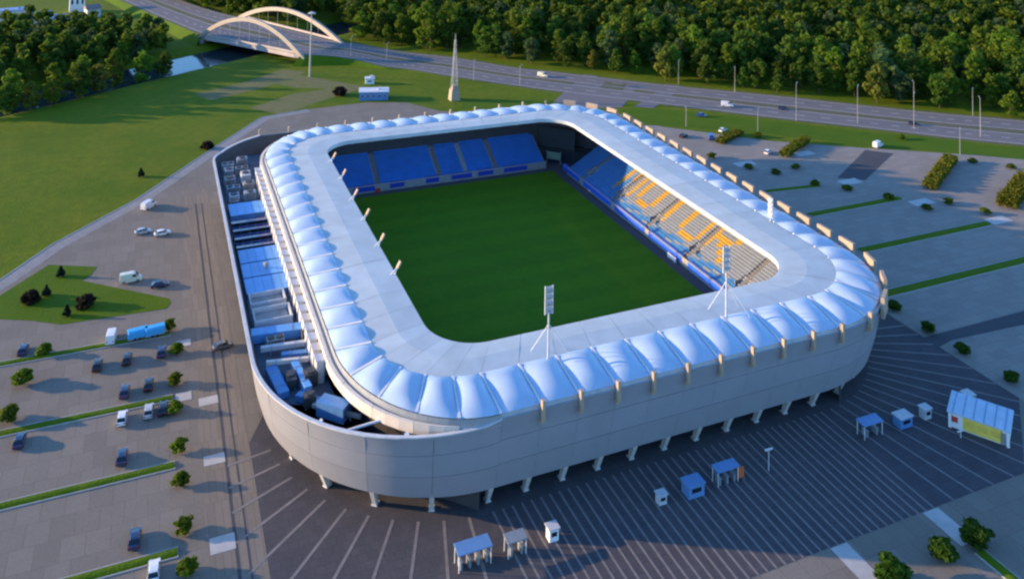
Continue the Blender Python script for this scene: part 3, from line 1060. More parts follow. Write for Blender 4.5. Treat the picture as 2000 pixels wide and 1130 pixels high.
ed = [((1099, 322), (1131, 352)), ((1139, 355), (1192, 394)), ((1200, 402), (1258, 449)), ((1266, 455), (1330, 500)), ((1343, 511), (1416, 562))]
for i, (a, b) in enumerate(ed):
    ya, yb = on_x(*a, 41.4)[1], on_x(*b, 41.4)[1]
    banner((41.45, ya), (41.45, yb), 'y', ['short blue banner nearest the far corner, right touchline', 'second blue banner from the far corner, right touchline',
                                            'middle blue banner along the right touchline', 'blue banner with a white patch, right touchline', 'nearest blue banner on the right touchline'][i])
nd = [((690, 375), (732, 370)), ((762, 362), (790, 358)), ((832, 350), (858, 346)), ((882, 343), (922, 338)), ((934, 336), (964, 332)), ((984, 328), (1030, 322))]
for i, (a, b) in enumerate(nd):
    xa, xb = on_y(*a, 62.0)[0], on_y(*b, 62.0)[0]
    banner((xa, 62.0), (xb, 62.0), 'x', ['leftmost navy banner under the far stand', 'second navy banner from left, far stand', 'third navy banner from left, far stand',
                                         'fourth navy banner from left, far stand', 'fifth navy banner from left, far stand', 'rightmost navy banner under the far stand'][i], 'banner_navy', 'navy banners under the far stand')
q = on_y(738, 368, 61.5)
rb = MB()
rb.box((0, 0, 0.75), (1.5, 0.1, 1.3))
rb.box((-0.6, 0, 0.05), (0.1, 0.8, 0.1))
rb.box((0.6, 0, 0.05), (0.1, 0.8, 0.1))
tag(rb.build('advert_board', MT['red'], loc=(q[0], 61.2, 0.05)), 'small red board at the foot of the far stand', 'board')
q = on_x(1312, 490, 40.6)
rb = MB()
rb.box((0, 0, 0.75), (0.1, 4.0, 1.2))
rb.box((0.2, -1.6, 0.05), (0.9, 0.1, 0.1))
rb.box((0.2, 1.6, 0.05), (0.9, 0.1, 0.1))
tag(rb.build('advert_board', MT['white'], loc=(40.6, q[1], 0.05)), 'white board in front of the right stand banners', 'board')


# ------------------------------------------------------------------ floodlights and masts on the roof
def roof_mast(x, y, z, h, label, rz):
    t = thing('floodlight_mast', label, 'floodlight', (x, y, z), rz, 'floodlight masts on the roof')
    mb = MB()
    mb.tube((0, 0, -0.6), (0, 0, h - 4.5), 0.22, 0.16, n=8)
    mb.build('pole', MT['unit_pale'], t)
    fr = MB()
    for s_ in (-1, 1):
        fr.box((s_ * 0.75, 0, h - 2.3), (0.16, 0.2, 5.0))
    for i in range(5):
        fr.box((0, 0, h - 4.6 + i * 1.15), (1.5, 0.16, 0.12))
    f = fr.build('lamp_frame', MT['unit_pale'], t)
    for i in range(4):
        for s_ in (-1, 1):
            lm = MB()
            lm.box((s_ * 0.36, 0.16, h - 4.05 + i * 1.15), (0.58, 0.3, 0.75), rx=0.35)
            lm.build('lamp', MT['lamp_glass'], f)
    for i, (dx, dy) in enumerate(((4.5, 2.0), (-1.8, 3.6), (4.0, -3.0))):
        st = MB()
        st.tube((0, 0, h - 6.5), (dx, dy, 0.15), 0.06, n=5)
        st.build('stay_cable', MT['white_steel'], t)
    return t


roof_mast(-24.3, -68.6, 18.4, 12.9, 'floodlight mast on the near roof, left of the two', 0)
roof_mast(14.8, -68.4, 18.4, 13.6, 'floodlight mast on the near roof, right of the two', 0)
roof_mast(53.0, -35.6, 18.4, 5.8, 'thin floodlight mast on the right roof near the corner', PI / 2)
for i, y in enumerate((41.4, 27.5, 12.7, -0.3, -14.9, -29.0)):
    t = thing('edge_floodlight', 'roof edge floodlight, ' + ['farthest', 'second farthest', 'third farthest', 'third nearest', 'second nearest', 'nearest'][i] + ' of six along the left inner edge', 'floodlight', (-41.8, y, 18.55), 0, 'floodlights along the left inner roof edge')
    mb = MB()
    mb.tube((-1.2, 0, 0.0), (0.4, 0, 1.5), 0.14, n=6)
    mb.tube((-0.4, 0, -0.3), (0.4, 0, 1.5), 0.10, n=6)
    mb.build('bracket', MT['white_steel'], t)
    mb = MB()
    mb.box((0.65, 0, 1.95), (0.35, 1.0, 1.5), ry=0.5)
    mb.build('lamp_head', MT['fin'], t)

# ------------------------------------------------------------------ west roof equipment (deck at 11.6)
DZ = 11.6


def DK(x, y):
    return x + 0.5, 1.043 * y + 0.2


def unit(x, y, w, d, h, label, m='unit', fans=1, grp=None, rz=0.0):
    t = thing('ventilation_unit', label, 'roof unit', (*DK(x, y), DZ), rz, grp or 'ventilation units on the west roof')
    mb = MB()
    mb.box((0, 0, h / 2 + 0.25), (w, d, h))
    mb.build('casing', MT[m], t)
    mb = MB()
    for sx in (-1, 1):
        mb.box((sx * (w / 2 - 0.3), 0, 0.125), (0.2, d, 0.25))
    mb.build('skid', MT['steel'], t)
    for i in range(fans):
        f = MB()
        cx = (i - (fans - 1) / 2) * w / max(fans, 1)
        f.tube((cx, 0, h + 0.25), (cx, 0, h + 0.55), min(w / fans, d) * 0.38, n=14)
        f.build('fan_cowl', MT['dark_wall'], t)
    lv = MB()
    for i in range(4):
        lv.box((0, -d / 2 - 0.03, 0.5 + h * 0.18 * (i + 1)), (w * 0.8, 0.08, 0.10))
    lv.build('louvre', MT['dark_wall'], t)
    return t


pos_words = ['leftmost in the far row', 'second in the far row', 'third in the far row', 'rightmost in the far row']
k = 0
names_far = [
    (-69.3, 61.5, 3.4, 3.0, 1.9, 'unit', 2), (-65.0, 63.5, 3.0, 2.4, 2.4, 'duct', 1), (-69.5, 56.2, 2.6, 3.4, 2.2, 'duct', 1), (-65.6, 57.6, 3.6, 2.4, 1.7, 'unit', 2),
    (-69.7, 50.0, 3.0, 3.2, 2.0, 'unit', 1), (-65.2, 51.0, 2.6, 4.0, 2.4, 'unit_pale', 1), (-69.2, 44.2, 3.6, 2.6, 1.6, 'duct', 2), (-65.0, 44.4, 3.0, 2.6, 2.2, 'unit', 1), (-69.5, 38.6, 2.6, 3.0, 1.6, 'unit_pale', 1), (-65.3, 38.2, 3.2, 2.2, 2.0, 'duct', 1)]
for i, a in enumerate(names_far):
    row, side = i // 2, ('outer', 'inner')[i % 2]
    unit(*a[:5], 'grey unit at far end of west roof, ' + ['first', 'second', 'third', 'fourth', 'fifth'][row] + ' pair from far corner, ' + side, a[5], a[6])
# pale blue sheet roofs
SHEETS = [(25.8, 33.5, 'pale blue roof sheet just beyond the navy panels'), (-0.5, 6.2, 'pale blue roof sheet next to the navy panels on the near side'),
          (-7.4, -0.9, 'pale blue roof sheet, middle of the three near the navy panels'), (-14.6, -7.8, 'pale blue roof sheet beside the open grey plant boxes')]
for y0, y1, lb in SHEETS:
    t = thing('roof_sheet', lb, 'roof sheet', (*DK(-66.7, (y0 + y1) / 2), DZ), 0, 'pale blue sheet roofs on the west roof')
    d = (y1 - y0) * 1.043
    nseg = 5
    for i in range(nseg):
        mb = MB()
        w = 9.6 / nseg
        mb.box((-4.8 + w * (i + 0.5), 0, 1.32 + 0.02 * (i % 2)), (w - 0.05, d - 0.15, 0.12))
        mb.build('panel', MT['blue_sheet'], t)
    mb = MB()
    mb.box((0, 0, 0.6), (9.2, d - 0.6, 1.2))
    mb.build('base', MT['duct_blue'], t)
mbp = thing('vent_cowl', 'small grey vent cowl standing on the pale blue roof sheet', 'vent', (-65.7, -4.2, DZ + 1.4))
mb = MB()
mb.tube((0, 0, 0), (0, 0, 0.9), 0.35, n=10)
mb.build('pipe', MT['unit'], mbp)
mb = MB()
mb.tube((0, 0, 0.9), (0, 0, 1.2), 0.7, 0.3, n=12)
mb.build('cap', MT['unit'], mbp)
# navy solar rows
for i in range(4):
    y = 9.0 + i * 4.6
    t = thing('solar_row', ['nearest', 'second nearest', 'second farthest', 'farthest'][i] + ' of the four navy panel rows on the west roof', 'solar panels', (*DK(-66.6, y), DZ), 0, 'navy panel rows on the west roof')
    for j in range(5):
        mb = MB()
        mb.box((-4.0 + j * 2.0, 0, 1.1), (1.92, 3.9, 0.08), rx=-0.16)
        mb.build('panel', MT['solar'], t)
    mb = MB()
    for s_ in (-1, 1):
        mb.box((0, s_ * 1.9, 1.1 - s_ * 0.31 + 0.03), (10.1, 0.22, 0.14))
    for j in range(6):
        mb.box((-5 + j * 2, 1.6, 0.38), (0.1, 0.1, 0.75))
        mb.box((-5 + j * 2, -1.6, 0.62), (0.1, 0.1, 1.2))
    mb.build('frame', MT['solar_edge'], t)


def plant_box(x, y, w, d, h, label):
    """open-topped plant enclosure"""
    t = thing('plant_enclosure', label, 'enclosure', (*DK(x, y), DZ), 0, 'open plant enclosures on the west roof')
    for s_ in (-1, 1):
        mb = MB()
        mb.box((0, s_ * (d / 2 - 0.15), h / 2), (w, 0.3, h))
        mb.build('wall', MT['unit_pale'], t)
        mb = MB()
        mb.box((s_ * (w / 2 - 0.15), 0, h / 2 - 0.01), (0.3, d - 0.62, h))
        mb.build('wall', MT['unit_pale'], t)
    mb = MB()
    mb.box((0, 0, 0.5), (w - 1.2, d - 1.2, 1.0))
    mb.build('floor_unit', MT['unit'], t)
    return t


plant_box(-67.6, -17.6, 7.4, 4.6, 1.9, 'open grey plant box beside the pale blue sheets, farther of two')
plant_box(-67.4, -24.2, 7.6, 5.4, 1.9, 'open grey plant box, nearer of two on the west roof')


def duct(pts, w, h, label, m='duct_blue', z=0.9):
    pts = [DK(*q) for q in pts]
    t = thing('air_duct', label, 'duct', (pts[0][0], pts[0][1], DZ), 0, 'air ducts on the west roof')
    for i in range(len(pts) - 1):
        a, b = np.array(pts[i]), np.array(pts[i + 1])
        d = b - a
        Ln = np.linalg.norm(d)
        c = (a + b) / 2 - np.array(pts[0])
        mb = MB()
        mb.box((c[0], c[1], z + i * 0.006), (Ln + w * 0.98, w, h), math.atan2(d[1], d[0]))
        s_ = mb.build('section', MT[m], t)
        for f in (0.2, 0.8):
            mb = MB()
            q = a + d * f - np.array(pts[0])
            mb.box((q[0], q[1], z), (0.12, w + 0.16, h + 0.16), math.atan2(d[1], d[0]))
            mb.box((q[0], q[1], (z - h / 2) / 2), (0.2, w * 0.6, max(z - h / 2, 0.1)), math.atan2(d[1], d[0]))
            mb.build('flange', MT['duct'], s_)
    return t


duct([(-71.0, -30.2), (-62.8, -31.0)], 2.6, 1.7, 'wide blue duct crossing the west roof below the grey boxes', 'blue_sheet', 1.0)
duct([(-70.6, -35.5), (-63.2, -36.2)], 0.9, 0.8, 'thin pale duct across the west roof, first below the wide blue duct', 'unit_pale', 1.3)
duct([(-67.0, -38.6), (-62.2, -39.4), (-61.6, -44.5)], 1.2, 1.0, 'bent blue duct near the inner wall of the west roof', 'duct_blue', 1.0)
duct([(-70.3, -40.8), (-63.4, -42.0)], 0.7, 0.7, 'thin mauve grey duct, second across the lower west roof', 'fascia', 1.6)
duct([(-69.8, -42.4), (-68.9, -49.0)], 2.0, 1.2, 'blue duct running along the outer rim of the lower west roof', 'duct_blue', 0.8)
duct([(-65.6, -42.6), (-64.6, -49.8)], 1.3, 1.5, 'pale blue upright duct in the middle of lower west roof', 'blue_sheet', 1.0)
duct([(-60.8, -44.0), (-58.4, -51.5), (-55.0, -56.2)], 1.5, 0.9, 'long grey duct following the curved inner wall at lower west roof', 'unit_pale', 1.9)
duct([(-66.0, -51.2), (-61.6, -55.4)], 1.4, 1.0, 'dark blue duct at the curved outer rim of the lower west roof', 'duct_blue', 0.8)
duct([(-64.4, -55.0), (-57.6, -60.4)], 0.5, 0.6, 'short grey pipe duct near the end of the west roof', 'unit', 1.2)
unit(-61.4, -57.2, 2.6, 5.4, 2.4, 'big blue box unit at the near end of the west roof', 'duct_blue', 0, rz=0.8)
unit(-63.6, -47.0, 2.4, 2.4, 2.0, 'dark square unit between blue ducts on lower west roof', 'dark_wall', 1)
unit(-67.0, -46.2, 1.8, 3.4, 1.6, 'dark narrow unit beside the outer rim duct', 'dark_wall', 1)
unit(-64.8, -53.0, 2.0, 2.0, 1.8, 'small dark unit near the end of lower west roof', 'dark_wall', 1)
unit(-61.9, -24.0, 1.5, 2.4, 1.8, 'small black box filling the shaded gap right of the nearer open grey box', 'dark_wall', 0)  # black box stands in for the shade of a gap
unit(-62.0, -33.8, 2.0, 2.4, 1.8, 'small black box filling the shaded gap right of the thin pale duct', 'dark_wall', 0)  # another black box in place of a dark, shaded gap
unit(-68.0, -33.2, 3.4, 2.0, 1.4, 'low dark unit under the wide blue duct', 'unit', 2)

# ------------------------------------------------------------------ plaza stripes (radial pale courses)
for u in list(np.arange(-5.6, -0.1, 0.4)) + list(np.arange(0, 10, 0.25)) + list(np.arange(10, 15, 0.3)):
    a = FB.off(u, -0.5)
    n = FB.normal(u)
    # follow the normal until the edge of the plaza
    tmax = 0
    t_ = 2.0
    while t_ < 60:
        q = a + n * t_
        if q[1] < -101.1 or q[0] < -77 or q[0] > 74.2 or (q[0] > 55.5 and q[1] < -101.2 + (q[0] - 55.5) * 0.796):
            break
        t_ += 0.25
    if t_ < 6:
        continue
    if n[1] > -0.15:
        continue
    tn = np.array([-n[1], n[0]]) * (0.25 if u < 0 else 0.18)
    b = a + n * t_
    mb = MB()
    mb.prism([tuple(a - tn), tuple(b - tn), tuple(b + tn), tuple(a + tn)][::-1], 0.036, 0.052)
    mb.build('pale_course', MT['stripe'], PLAZA)

# ------------------------------------------------------------------ vegetation
def crown_mesh(name, m, H, Rr, base, nclump, per, leaf, seed, shape='round'):
    r = np.random.default_rng(seed)
    V = []
    for c in range(nclump):
        th = r.uniform(0, 2 * PI)
        f = r.uniform(0, 1) ** 0.6
        hz = r.uniform(0, 1)
        if shape == 'round':
            prof = math.sqrt(max(0.05, 1 - (2 * hz - 0.85) ** 2 * 0.85))
        elif shape == 'cone':
            prof = 1.02 - hz * 0.95
        else:
            prof = 0.9
        cc = np.array([math.cos(th) * Rr * prof * f * 0.82, math.sin(th) * Rr * prof * f * 0.82, base + (H - base) * (0.06 + 0.86 * hz)])
        cr_ = Rr * r.uniform(0.22, 0.40) * (1 if shape != 'cone' else max(0.3, prof))
        d = r.normal(size=(per, 3))
        d /= np.linalg.norm(d, axis=1)[:, None]
        d[:, 2] *= 0.75
        p = cc + d * cr_ * r.uniform(0.6, 1.05, (per, 1))
        nn = d + r.normal(size=(per, 3)) * 0.55
        nn /= np.linalg.norm(nn, axis=1)[:, None]
        t = np.cross(nn, r.normal(size=(per, 3)))
        t /= np.linalg.norm(t, axis=1)[:, None]
        b = np.cross(nn, t)
        s_ = leaf * r.uniform(0.6, 1.3, (per, 1))
        q = np.stack([p - t * s_ - b * s_ * 0.6, p + t * s_ * 0.2 - b * s_, p + t * s_ + b * s_ * 0.5, p - t * s_ * 0.3 + b * s_], 1)
        V.append(q)
    V = np.concatenate(V).reshape(-1, 3)
    V[:, 2] = np.maximum(V[:, 2], base * 0.5)
    F = np.arange(len(V)).reshape(-1, 4)
    return quads_mesh(name, V, F, None, [m])


def trunk_mesh(name, H, r0, base, Rr, seed):
    r = random.Random(seed)
    mb = MB()
    mb.tube((0, 0, -0.3), (0.1, 0, base), r0, r0 * 0.75, n=7)
    mb.tube((0.1, 0, base - 0.02), (0.0, 0.1, H * 0.75), r0 * 0.75, r0 * 0.25, n=6)
    for i in range(5):
        a = r.uniform(0, 2 * PI)
        z = base + (H - base) * r.uniform(0.05, 0.45)
        mb.tube((0.08, 0.02, z), (math.cos(a) * Rr * 0.6, math.sin(a) * Rr * 0.6, z + Rr * 0.6), r0 * 0.35, r0 * 0.1, n=5)
    return mb.mesh(name, MT['bark'])


TREEV = []
for i in range(10):
    mi = [0, 1, 0, 1, 2, 3, 0, 1, 3, 0][i]
    H = 17 + (i % 4) * 1.6
    Rr = [5.4, 6.2, 4.8, 5.8, 6.0, 5.2, 6.4, 4.6, 5.0, 5.6][i]
    TREEV.append((crown_mesh('crown', LEAF[mi], H, Rr, 1.6, 40, 44, 0.52, 100 + i), trunk_mesh('trunk', H, 0.38, 2.6, Rr, i), mi))


def tree(name, x, y, v, sc, label, cat='tree', group=None, rz=None, z=0.0):
    t = thing(name, label, cat, (x, y, z), rz if rz is not None else random.uniform(0, 6.28), group)
    t.scale = (sc[0], sc[0], sc[1]) if hasattr(sc, '__len__') else (sc, sc, sc)
    link('crown', v[0], t)
    link('trunk', v[1], t)
    return t


# wood beyond the road
tl = np.array([(-128, 548), (-92, 458), (-57, 380.5), (-19.7, 326.8), (10.9, 281), (39.9, 248.3), (80.9, 201.4), (115.5, 171.5), (133.7, 154.9), (156, 127), (203.4, 84.3), (254.7, 48.3), (336, -3.5), (421, -53.6), (538, -117)], float)


def wood_line(x):
    return np.interp(x, tl[:, 0], tl[:, 1])


cand = []
for ix in np.arange(-140, 640, 10.6):
    for iy in np.arange(-120, 700, 10.6):
        x, y = ix + random.uniform(-3, 3), iy + random.uniform(-3, 3)
        dy = y - wood_line(x)
        if dy < 3.5:
            continue
        if x < 20 and abs((x - BR_C[0]) * BR_D[0] + (y - BR_C[1]) * BR_D[1]) < 22:
            continue
        px, py, zc = to_px((x, y, 9))
        if zc < 0 or px < -160 or px > 2160 or py < -60:
            continue
        cand.append((zc, x, y, dy, px, py))
cand.sort()
TREE_LABELS = ['dark green broadleaf tree in the wood beyond the road', 'fresh green broadleaf tree in the wood beyond the road',
               'olive yellow broadleaf tree in the wood beyond the road', 'bluish grey green tree in the wood beyond the road']
# trees in front show largest: keep the 250 best seen as individuals
cand.sort(key=lambda c: c[0] + c[3] * 1.2 + (0 if -20 < c[4] < 2020 else 400))
NI = 150
ONES = ['', 'first', 'second', 'third', 'fourth', 'fifth', 'sixth', 'seventh', 'eighth', 'ninth', 'tenth', 'eleventh', 'twelfth', 'thirteenth', 'fourteenth', 'fifteenth', 'sixteenth', 'seventeenth', 'eighteenth', 'nineteenth']


def ordinal(i):
    if i < 20:
        return ONES[i]
    tens = ['twent', 'thirt', 'fort', 'fift', 'sixt', 'sevent', 'eight', 'ninet'][i // 10 - 2]
    return tens + 'ieth' if i % 10 == 0 else tens + 'y-' + ONES[i % 10]


rows_ = {0: [], 1: [], 2: [], 3: []}
for c in cand[:NI]:
    rows_[0 if c[3] < 14 else 1 if c[3] < 25 else 2 if c[3] < 36 else 3].append(c)
RW = ['front row', 'second row', 'third row', 'fourth row']
for rw, lst in rows_.items():
    lst.sort(key=lambda c: c[4])
    for n_, c in enumerate(lst):
        v = TREEV[random.randrange(10)]
        s_ = random.uniform(0.72, 1.28)
        if c[3] < 10:
            s_ *= 0.8
        tree('tree', c[1], c[2], v, (s_ * random.uniform(0.9, 1.15), s_), ['dark green', 'fresh green', 'olive yellow', 'bluish green'][v[2]] + ' tree in the ' + RW[rw] + ' of the wood, ' + ordinal(n_ + 1) + ' from the left',
             'tree', 'trees of the wood beyond the road')
# the rest of the wood as one mass
VV, FF, MI = [], [], []
low = [crown_mesh('low', LEAF[m], 18, 5.8, 3.5, 20, 22, 0.85, 300 + i) for i, m in enumerate((0, 1, 0, 3, 1, 0))]
lowm = (0, 1, 0, 3, 1, 0)
lowv = []
for me in low:
    a = np.empty(len(me.vertices) * 3, np.float32)
    me.vertices.foreach_get('co', a)
    lowv.append(a.reshape(-1, 3))
tot = 0
for c in cand[NI:]:
    k = random.randrange(6)
    a = random.uniform(0, 6.28)
    s_ = random.uniform(0.8, 1.3)
    R_ = np.array([[math.cos(a), -math.sin(a), 0], [math.sin(a), math.cos(a), 0], [0, 0, 1]])
    P = (lowv[k] @ R_.T) * s_ + [c[1], c[2], 0]
    VV.append(P)
    MI.append(np.full(len(P) // 4, lowm[k]))
if VV:
    VV = np.concatenate(VV)
    me = quads_mesh('wood', VV, np.arange(len(VV)).reshape(-1, 4), np.concatenate(MI), LEAF)
    o = link('wood', me)
    tag(o, 'dense green wood stretching away behind the front trees', 'wood', None, 'stuff')
for me in low:
    bpy.data.meshes.remove(me)
# one big pale round tree standing forward by the junction
t = tree('tree', *at(1300, 158)[:2], TREEV[4], (0.95, 1.0), 'large pale green round tree standing forward beside the road junction')
t = tree('tree', *at(1975, 228)[:2], TREEV[1], (0.8, 0.6), 'bright green low tree at the right edge before the wood')

# grove on the left beyond the field
def fy_(x):
    return np.interp(x, [-270, -145, -127, -109.5, -89], [140, 188, 196, 209, 230])


gl = []
for ix in np.arange(-280, -70, 8.4):
    for iy in np.arange(130, 360, 8.4):
        x, y = ix + random.uniform(-2.5, 2.5), iy + random.uniform(-2.5, 2.5)
        # front edge of the grove
        fy = np.interp(x, [-270, -145, -127, -109.5, -89], [140, 188, 196, 209, 230])
        by = np.interp(x, [-270, -165, -126, -93, -77], [368, 346, 334, 313, 297])
        dr = (x - BR_C[0]) * BR_D[0] + (y - BR_C[1]) * BR_D[1]
        px, py, zc = to_px((x, y, 9))
        if y < fy or y > by or px < -120 or abs(dr) < 10.5:
            continue
        if px > 335:
            continue
        gl.append((x, y))
gback = [q for q in gl if q[1] > fy_(q[0]) + 34]
gl = [q for q in gl if q[1] <= fy_(q[0]) + 34]
VV, MI = [], []
for (x, y) in gback:
    k = random.randrange(6)
    a = random.uniform(0, 6.28)
    R_ = np.array([[math.cos(a), -math.sin(a), 0], [math.sin(a), math.cos(a), 0], [0, 0, 1]])
    P = (lowv[k] @ R_.T) * random.uniform(0.75, 1.0) + [x, y, float(ground_z(x, y))]
    VV.append(P)
    MI.append(np.full(len(P) // 4, lowm[k]))
VV = np.concatenate(VV)
tag(link('grove_trees', quads_mesh('grove_trees', VV, np.arange(len(VV)).reshape(-1, 4), np.concatenate(MI), LEAF)), 'mass of trees at the back of the left grove', 'wood', None, 'stuff')
gl.sort(key=lambda q: to_px((q[0], q[1], 9))[0])
for i, (x, y) in enumerate(gl):
    v = TREEV[[1, 0, 3, 4, 7][i % 5]]
    s_ = random.uniform(0.7, 1.0) * (1.05 if y > fy_(x) + 14 else 0.95)
    tree('tree', x, y, v, (s_ * 1.1, s_), ['dark green', 'fresh green', 'olive', 'bluish'][v[2]] + ' tree at the front of the left grove, ' + ordinal(i + 1) + ' from the left', 'tree', 'trees of the left grove', z=float(ground_z(x, y)) - 0.05)

# small round trees and bushes
BUSHV = [(crown_mesh('crown', LEAF_BUSH, 3.0, 1.45, 0.55, 34, 46, 0.20, 500 + i), trunk_mesh('trunk', 3.0, 0.08, 0.9, 1.2, 40 + i), 0) for i in range(4)]
LEAF_SHADED = leaf_mat('leaf_shaded_green', (0.030, 0.080, 0.004), (0.075, 0.135, 0.008), 0.15)  # darker copy of the bush leaves, partial shade put into the colour
SHADEDV = [(crown_mesh('crown', LEAF_SHADED, 3.0, 1.5, 0.6, 36, 46, 0.20, 540 + i), trunk_mesh('trunk', 3.0, 0.08, 0.9, 1.2, 60 + i), 0) for i in range(3)]
SHRUBV = [(crown_mesh('crown', LEAF_RED, 1.8, 1.9, 0.15, 30, 46, 0.22, 520), trunk_mesh('trunk', 1.6, 0.1, 0.3, 1.0, 50), 0),
          (crown_mesh('crown', LEAF_CONIFER, 3.2, 1.5, 0.2, 60, 44, 0.22, 521, 'cone'), trunk_mesh('trunk', 3.0, 0.1, 0.3, 0.5, 51), 0)]
L_END = [(-85.9, 1.8, 'topmost small round tree at the row ends of the left car park'), (-84.6, -8.7, 'second small round tree from top, left car park row ends'), (-85.2, -19.9, 'third small round tree from top, left car park row ends'),
         (-85.3, -29.1, 'fourth small round tree from top, left car park row ends'), (-84.9, -40.8, 'fifth small round tree from top, left car park row ends'), (-84.9, -49.8, 'sixth small round tree from top, left car park row ends'),
         (-84.8, -60.7, 'seventh small round tree from top, left car park row ends'), (-84.6, -69.1, 'small round tree at the bottom edge of the left car park')]
for i, (x, y, lb) in enumerate(L_END):
    tree('round_tree', x, y, BUSHV[i % 4], (1.12, 0.72), lb, 'tree', 'small round trees at the row ends')
for i, (px, py, s_, lb) in enumerate(((85, 692, 1.2, 'round tree beside the navy car at the far left of the car park'), (45, 750, 1.5, 'wide low round tree at the left edge, second row'), (15, 822, 1.5, 'round tree cut by the left edge, third row'))):
    q = at(px, py)
    tree('round_tree', q[0], q[1], BUSHV[(i + 1) % 4], (s_, s_ * 0.62), lb, 'tree', 'round trees at the left edge')
for i, (x, y, s_, lb) in enumerate(((32.8, -109.5, 1.5, 'flat topped green tree at the bottom right, farthest of three'), (25.1, -109.7, 1.4, 'round green tree at the bottom right, middle of three'), (14.4, -109.8, 1.6, 'round green tree cut by the bottom edge, left of three'))):
    tree('round_tree', x, y, SHADEDV[i], (s_ * 1.15, s_ * 0.68), lb, 'tree', 'round trees by the bottom right kerb')
for i, (px, py, lb) in enumerate(((1812, 648, 'small dark bush on the right forecourt, nearest the stadium corner'), (1880, 690, 'small dark bush on the right forecourt, middle of three in line'), (1975, 745, 'small dark bush on the right forecourt, nearest the yellow kiosk'), (1745, 605, 'dark bush close against the right corner of the stadium'))):
    q = at(px, py)
    tree('bush', q[0], q[1], SHADEDV[i % 3], (1.25, 0.7), lb, 'bush', 'bushes on the right forecourt')
rb_ = sorted([(1390, 308), (1462, 330), (1515, 340), (1555, 330), (1592, 362), (1655, 372), (1735, 388), (1810, 410), (1852, 398), (1925, 418), (1480, 268), (1760, 272), (1900, 318), (1975, 330)])
for i, (px, py) in enumerate(rb_):
    q = at(px, py)
    tree('bush', q[0], q[1], BUSHV[i % 4], (1.25, 0.6), 'low green bush in the right car park, ' + ordinal(i + 1) + ' from the left', 'bush', 'bushes at the row ends of the right car park')
for i, (px, py, v, lb) in enumerate(((58, 590, 0, 'dark purple shrub at left on the lawn island'), (90, 578, 1, 'dark conifer beside the left purple shrub on the lawn island'), (165, 598, 0, 'dark purple shrub in the middle of the lawn island'),
                                     (130, 618, 1, 'small dark conifer at the lower edge of the lawn island'), (118, 540, 1, 'dark conifer at the top of the lawn island'))):
    q = at(px, py)
    s_ = 1.25 if v == 0 else 0.85
    tree('shrub', q[0], q[1], SHRUBV[v], s_, lb, 'shrub', 'dark shrubs on the lawn island')
q = at(405, 290)
tree('shrub', q[0], q[1], SHRUBV[0], 1.3, 'dark brown shrub at the field edge beside the stadium corner', 'shrub')
q = at(275, 345)
tree('shrub', q[0], q[1], SHRUBV[1], 0.9, 'lone dark conifer in the left field', 'shrub')
q = at(665, 186)
tree('shrub', q[0], q[1], SHRUBV[0], 1.8, 'dark brown bush left of the white roofed kiosk', 'shrub')


# hedges in the right lot: rows of leaf clumps
def hedge(p0, p1, w, h, label, seed):
    p0, p1 = np.array(at(*p0)[:2]), np.array(at(*p1)[:2])
    d = p1 - p0
    Ln = np.linalg.norm(d)
    c = (p0 + p1) / 2
    r = np.random.default_rng(seed)
    n = int(Ln * w * 26)
    s0 = r.uniform(-Ln / 2, Ln / 2, n)
    hh = h * (0.75 + 0.25 * np.sin(s0 * 1.7 + r.uniform(0, 6)) * r.uniform(0.6, 1, n))
    p = np.stack([s0, r.uniform(-w / 2, w / 2, n), hh * np.sqrt(r.uniform(0.02, 1, n))], 1)
    nn = r.normal(size=(n, 3)) + [0, 0, 0.8]
    nn /= np.linalg.norm(nn, axis=1)[:, None]
    t = np.cross(nn, r.normal(size=(n, 3)))
    t /= np.linalg.norm(t, axis=1)[:, None]
    b = np.cross(nn, t)
    q = 0.34
    V = np.stack([p - t * q - b * q * 0.6, p + t * q * 0.2 - b * q, p + t * q + b * q * 0.5, p - t * q * 0.3 + b * q], 1).reshape(-1, 3)
    V[:, 2] = np.maximum(V[:, 2], 0.05)
    th = thing('hedge', label, 'hedge', (c[0], c[1], 0.02), math.atan2(d[1], d[0]), 'hedges across the right car park')
    link('foliage', quads_mesh('foliage', V, np.arange(len(V)).reshape(-1, 4), None, [LEAF_HEDGE]), th)
    mb = MB()
    for i in range(int(Ln / 2.0)):
        mb.tube((-Ln / 2 + 1 + i * 2.0, r.uniform(-0.3, 0.3), -0.1), (-Ln / 2 + 1 + i * 2.0, r.uniform(-0.5, 0.5), h * 0.6), 0.07, n=5)
    mb.build('stems', MT['bark'], th)


hedge((1405, 282), (1445, 262), 3.5, 2.4, 'green hedge beside the blue vehicle, leftmost of four in right car park', 1)
hedge((1530, 308), (1575, 278), 3.5, 2.8, 'yellow green hedge, second from left in the right car park', 2)
hedge((1815, 372), (1858, 315), 4.5, 3.2, 'yellow green hedge, third from left in the right car park', 3)
hedge((1965, 408), (2010, 355), 6.0, 4.0, 'tall bright green hedge at the right edge of the car park', 4)

# ------------------------------------------------------------------ vehicles
def loft(sections):
    """sections: list of rings (equal count) -> faces"""
    n = len(sections[0])
    V = [p for s_ in sections for p in s_]
    F = [(i * n + j, i * n + (j + 1) % n, (i + 1) * n + (j + 1) % n, (i + 1) * n + j) for i in range(len(sections) - 1) for j in range(n)]
    F += [tuple(range(n))[::-1], tuple((len(sections) - 1) * n + j for j in range(n))]
    return V, F


